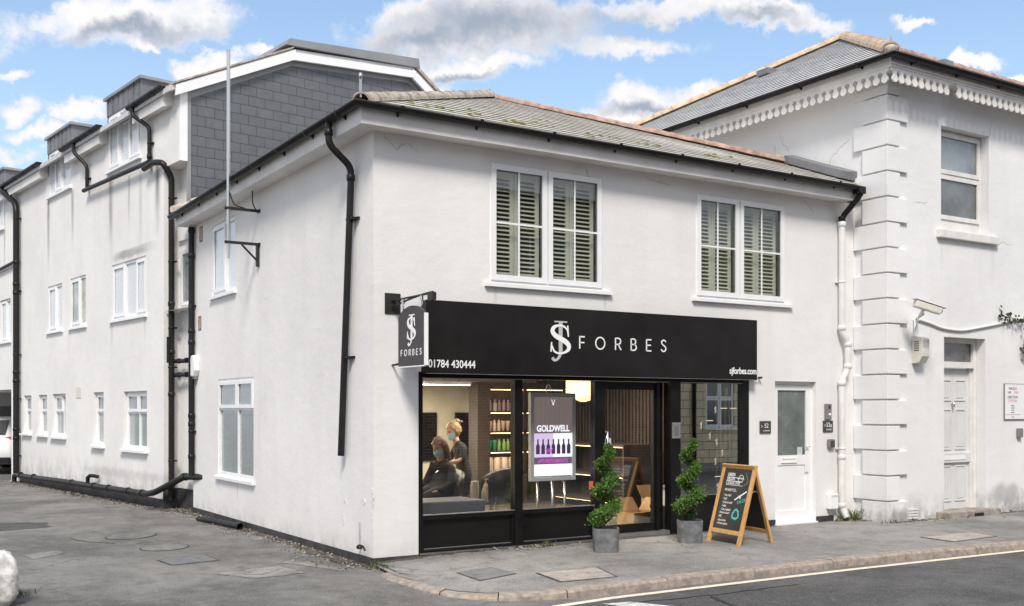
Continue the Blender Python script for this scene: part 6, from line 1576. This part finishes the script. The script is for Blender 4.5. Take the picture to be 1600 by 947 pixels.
skin_body('clothed_body', V, Ed, M_TEE, hd_)
for s in (-1, 1):
    e0 = B(.105, s * .2, .95, .034); w1 = B(.33, s * .11, .90 + .03 * (s < 0), .023)
    mid_ = tuple((e0[i] + w1[i]) / 2 for i in range(3)) + (.031,)
    up_ = B(.075, s * .185, 1.03, .037)
    skin_body('forearm', [up_, e0, mid_, w1], [(0, 1), (1, 2), (2, 3)], M_SKIN, hd_, 2, 1)
    wv_ = Vector(w1[:3]); hand(wv_ - (wv_ - Vector(e0[:3])).normalized() * .012, (wv_ - Vector(e0[:3])).normalized() + UP * .05, UP, s, hd_)
x = MB(); nk = Vector(B(.08, 0, 1.17, 0)[:3]); x.tube([nk, nk + fd * .028 + UP * .10], [.05, .046], 10, frame=False); x.build('neck', M_SKIN, hd_)
head(nk + fd * .05 + UP * .195, fd - UP * .28, hd_, M_BLOND, 'bun')
# client in a black cape
cl_ = thing('person', 'seated client with auburn hair and pale blue mask wearing a black salon cape', 'person', loc=(1.72, 1.75, .09))
fd = Vector((math.cos(R_(200)), math.sin(R_(200)), 0)); sd2 = fd.cross(UP).normalized(); P0 = Vector((1.72, 1.75, 0))
V = [B(-.06, 0, .58, (.16, .12)), B(-.09, 0, .74, (.14, .10)), B(-.08, 0, .88, (.14, .095)), B(-.06, 0, .95, (.10, .075)), B(-.045, 0, 1.01, .05),
     B(-.07, -.165, .90, .058), B(.02, -.22, .70, .05), B(.20, -.17, .62, .045), B(-.07, .165, .90, .058), B(.02, .22, .70, .05), B(.20, .17, .62, .045),
     B(.12, -.10, .58, .095), B(.38, -.11, .57, .075), B(.40, -.11, .22, .05), B(.50, -.11, .15, .035), B(.12, .10, .58, .095), B(.38, .11, .57, .075), B(.40, .11, .22, .05), B(.50, .11, .15, .035)]
Ed = [(0, 1), (1, 2), (2, 3), (3, 4), (3, 5), (5, 6), (6, 7), (3, 8), (8, 9), (9, 10), (0, 11), (11, 12), (12, 13), (13, 14), (0, 15), (15, 16), (16, 17), (17, 18)]
skin_body('caped_body', V, Ed, M_TEE, cl_)
for s in (-1, 1): w1 = Vector(B(.20, s * .16, .62, 0)[:3]); hand(w1, fd - sd2 * s * .3, UP, s, cl_)
x = MB(); nk = Vector(B(-.04, 0, .99, 0)[:3]); x.tube([nk, nk + UP * .09 + fd * .01], [.05, .046], 10, frame=False); x.build('neck', M_SKIN, cl_)
head(nk + UP * .19 + fd * .03, fd + Vector((.05, .1, -.30)), cl_, M_BRUN, 'long')
# open cardboard boxes and the branded carton


def carton(lab, cx, cy, a, w, d, h, z, flaps=True):
    t_ = thing('cardboard_box', lab, 'box', loc=(cx, cy, z)); f_ = Frame((cx, cy, 0), (math.cos(a), math.sin(a), 0), (-math.sin(a), math.cos(a), 0)); b = MB(f_); k = .006
    b.box(-w / 2, w / 2, -d / 2, -d / 2 + k, z, z + h); b.box(-w / 2, w / 2, d / 2 - k, d / 2, z, z + h); b.box(-w / 2, -w / 2 + k, -d / 2 + k, d / 2 - k, z, z + h); b.box(w / 2 - k, w / 2, -d / 2 + k, d / 2 - k, z, z + h); b.box(-w / 2 + k, w / 2 - k, -d / 2 + k, d / 2 - k, z, z + k); b.build('box_body', M_CARD, t_)
    for (e0, e1, o) in (((-w / 2, -d / 2), (w / 2, -d / 2), (0, -.16)), ((-w / 2, d / 2), (w / 2, d / 2), (0, .12)), ((w / 2, -d / 2), (w / 2, d / 2), (.14, 0))):
        x = MB(f_); zt = z + h; up_ = .02 if o[1] < 0 else .16
        x.add([f_(*e0, zt), f_(*e1, zt), f_(e1[0] + o[0], e1[1] + o[1], zt + up_), f_(e0[0] + o[0], e0[1] + o[1], zt + up_), f_(*e0, zt + .005), f_(*e1, zt + .005), f_(e1[0] + o[0], e1[1] + o[1], zt + up_ + .005), f_(e0[0] + o[0], e0[1] + o[1], zt + up_ + .005)], [(0, 1, 2, 3), (4, 7, 6, 5), (0, 4, 5, 1), (1, 5, 6, 2), (2, 6, 7, 3), (3, 7, 4, 0)]); x.build('flap', M_CARD, t_)


carton('open cardboard box with raised flaps on the floor behind the shop door glass', 4.22, .85, .12, .42, .32, .20, .091)
carton('second open cardboard box on the floor, closer to the door hinge', 4.78, 1.02, -.1, .40, .34, .34, .091)
kb_ = thing('product_carton', 'pale carton printed kms in the narrow window beside the door', 'box', loc=(4.62, .3, .42))
MB(FR).box(4.27, 4.86, -.46, -.20, .40, .62).build('carton', mat('pale_carton', (.55, .60, .60), .7, var=.06), kb_, bevel=.004)
l = MB(FR); text(l, 'kms', 4.40, .50, -.1995, .12, ext=.001); l.build('lettering', mat('teal_grey_print', (.06, .10, .11), .6), kb_, weld=False)
MB(FR).box(4.25, 4.88, -.48, -.18, .625, .66).build('lid', M_GREYPL, kb_)
dsk = MB(FR); dsk.box(4.24, 5.31, -.60, -.14, .36, .398); dsk.box(4.26, 4.30, -.58, -.16, .091, .36); dsk.box(5.26, 5.30, -.58, -.16, .091, .36)
tag(dsk.build('display_plinth', M_BLK), 'low black display plinth in the narrow window right of the shop door', 'plinth')

# ================================================================== car at the end of the lane
CO = Vector((-1.93, 19.5, 0)); hd0 = (UN * .80 + VN * .60).normalized(); CF = Frame(CO, (hd0.y, -hd0.x, 0), -hd0)
car = thing('parked_car', 'white hatchback parked at the far end of the lane with its red tail light showing', 'car', loc=CO)
st_ = [(0.0, .34, .60, .72, .76, .70), (-.06, .28, .74, .92, .84, .72), (-.16, .26, .84, .99, .87, .70), (-.62, .26, .90, 1.40, .89, .60), (-1.3, .26, .92, 1.47, .90, .62), (-2.3, .26, .92, 1.46, .90, .63), (-3.15, .26, .92, 1.02, .89, .70), (-4.0, .28, .78, .82, .85, .68), (-4.25, .36, .60, .64, .74, .60)]
b = MB(CF); vs = []
for (n_, zl, zb, zt, wb, wt) in st_: vs += [CF(a, n_, z) for a, z in ((-wb * .92, zl), (-wb, (zl + zb) / 2), (-wb * .985, zb), (-wt, zt - .03), (-wt * .85, zt), (wt * .85, zt), (wt, zt - .03), (wb * .985, zb), (wb, (zl + zb) / 2), (wb * .92, zl))]
K = 10; b.add(vs, [(i * K + j, i * K + (j + 1) % K, (i + 1) * K + (j + 1) % K, (i + 1) * K + j) for i in range(len(st_) - 1) for j in range(K)] + [tuple(range(K)), tuple(range((len(st_) - 1) * K, len(st_) * K))], True)
b.build('body', M_CARW, car, weld=False)
b = MB(CF); b.add([CF(-.60, -.158, 1.0), CF(.60, -.158, 1.0), CF(.53, -.57, 1.375), CF(-.53, -.57, 1.375)], [(0, 1, 2, 3)]); b.build('rear_window', M_DARKP, car)
for s in (-1, 1):
    b = MB(CF); b.add([CF(s * .885, -.5, .95), CF(s * .895, -3.0, .95), CF(s * .655, -2.4, 1.41), CF(s * .64, -.85, 1.41)], [(0, 1, 2, 3)]); b.build('side_window', M_DARKP, car)
    b = MB(CF); b.add([CF(s * .52, -.045, .80), CF(s * .86, -.10, .80), CF(s * .875, -.22, .86), CF(s * .83, -.12, .97), CF(s * .52, -.07, .93), CF(s * .52, -.2, .80), CF(s * .82, -.3, .80), CF(s * .8, -.3, .97), CF(s * .52, -.2, .93)], [(0, 1, 2, 3, 4), (0, 5, 6, 1), (4, 3, 7, 8), (5, 8, 7, 6)]); b.build('tail_light', M_RED, car)
    for n_ in (-.78, -3.4):
        x = MB(CF); x.tube([(s * .66, n_, .31), (s * .86, n_, .31)], .31, 24); wh = x.build('wheel', M_TYRE, car); x = MB(CF); x.tube([(s * .855, n_, .31), (s * .868, n_, .31)], .21, 16); x.build('rim', M_STEEL, wh)
MB(CF).box(-.26, .26, -.03, .006, .66, .77).build('number_plate', M_PLATE, car)
MB(CF).box(-.78, .78, -.10, .03, .28, .44).build('bumper', M_BLK, car, bevel=.02)

# ================================================================== across the street (seen in the glass)
M_BRN = brickmat('brown_brick', (0, 0, 0), (1, 0, 0), (.20, .105, .065), (.27, .15, .095), (.30, .27, .24), .225, .075, .010)
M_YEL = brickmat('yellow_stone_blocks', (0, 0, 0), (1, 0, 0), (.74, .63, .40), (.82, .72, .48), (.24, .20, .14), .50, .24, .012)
OF = Frame((0, -12.6, 0), (1, 0, 0), (0, 1, 0))
ow = thing('brick_workshop', 'brown brick workshop across the street with dark ribbed doors', 'building', loc=(7, -14, 0))
w_ = MB(OF); wall_skin(w_, -3.0, 14.55, 0, 7.2, [(9.8, 13.7, .1, 3.3, .2), (3.0, 6.4, .1, 2.6, .2), (10.2, 11.6, 4.6, 6.2, .15), (12.6, 14.0, 4.6, 6.2, .15)]); w_.quad((-3, 0, 0), (-3, -6, 0), (-3, -6, 7.2), (-3, 0, 7.2)); w_.quad((14.55, 0, 0), (14.55, -6, 0), (14.55, -6, 7.2), (14.55, 0, 7.2)); w_.build('wall', M_BRN, ow)
b = MB(OF); b.add([OF(-3.2, .3, 7.2), OF(14.56, .3, 7.2), OF(14.56, -4, 9.4), OF(-3.2, -4, 9.4), OF(14.56, -8, 7.2), OF(-3.2, -8, 7.2)], [(0, 1, 2, 3), (3, 2, 4, 5)]); b.build('roof', M_SLATE2, ow)
for a0, a1, zt in ((9.8, 13.7, 3.3), (3.0, 6.4, 2.6)):
    b = MB(OF); k = a0
    while k < a1: b.box(k, k + .09, -.19, -.12, .1, zt); b.box(k + .09, k + .15, -.19, -.16, .1, zt); k += .15
    b.build('door', mat('ribbed_grey_door', (.12, .115, .11), .6, var=.2), ow)
for a0, a1 in ((10.2, 11.6), (12.6, 14.0)): window(ow, OF, a0, a1, 4.6, 6.2, .12, [(a0, a1, 5.4, 6.2, True), (a0, a1, 4.6, 5.4, True)], M_DARKP)
oh = thing('yellow_house', 'house of yellow stone blocks across the street with a white sash window', 'building', loc=(19, -14, 0))
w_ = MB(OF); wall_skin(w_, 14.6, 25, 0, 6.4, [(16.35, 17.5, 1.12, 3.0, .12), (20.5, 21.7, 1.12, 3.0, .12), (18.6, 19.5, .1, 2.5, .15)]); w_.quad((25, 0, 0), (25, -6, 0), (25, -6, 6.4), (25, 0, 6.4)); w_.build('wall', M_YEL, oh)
b = MB(OF); b.add([OF(14.58, .3, 6.4), OF(25.2, .3, 6.4), OF(25.2, -4, 8.9), OF(14.58, -4, 8.9), OF(25.2, -8, 6.4), OF(14.58, -8, 6.4)], [(0, 1, 2, 3), (3, 2, 4, 5)]); b.build('roof', M_SLATE2, oh)
for a0, w0_ in ((16.35, .575), (20.5, .6)):
    window(oh, OF, a0, a0 + 2 * w0_, 1.12, 3.0, .1, [(a0, a0 + w0_, 1.98, 3.0, True), (a0 + w0_, a0 + 2 * w0_, 1.98, 3.0, True), (a0, a0 + w0_, 1.12, 1.98, True), (a0 + w0_, a0 + 2 * w0_, 1.12, 1.98, True)], M_DARKP, so=.10)
MB(OF).box(18.6, 19.5, -.14, -.08, .1, 2.5).build('door', M_BLK, oh)
x = MB(OF); x.tube([(15.85, .08, 0), (15.85, .08, 6.3)], .06, 10); x.build('downpipe', M_BLK, oh)
op = MB(); op.add([(-60, -9.3, .10), (60, -11.2, .10), (60, -12.58, .10), (-60, -12.58, .10), (-60, -9.3, -.02), (60, -11.2, -.02)], [(0, 1, 2, 3), (0, 4, 5, 1)]); kind(op.build('pavement', M_PAVE), 'structure')
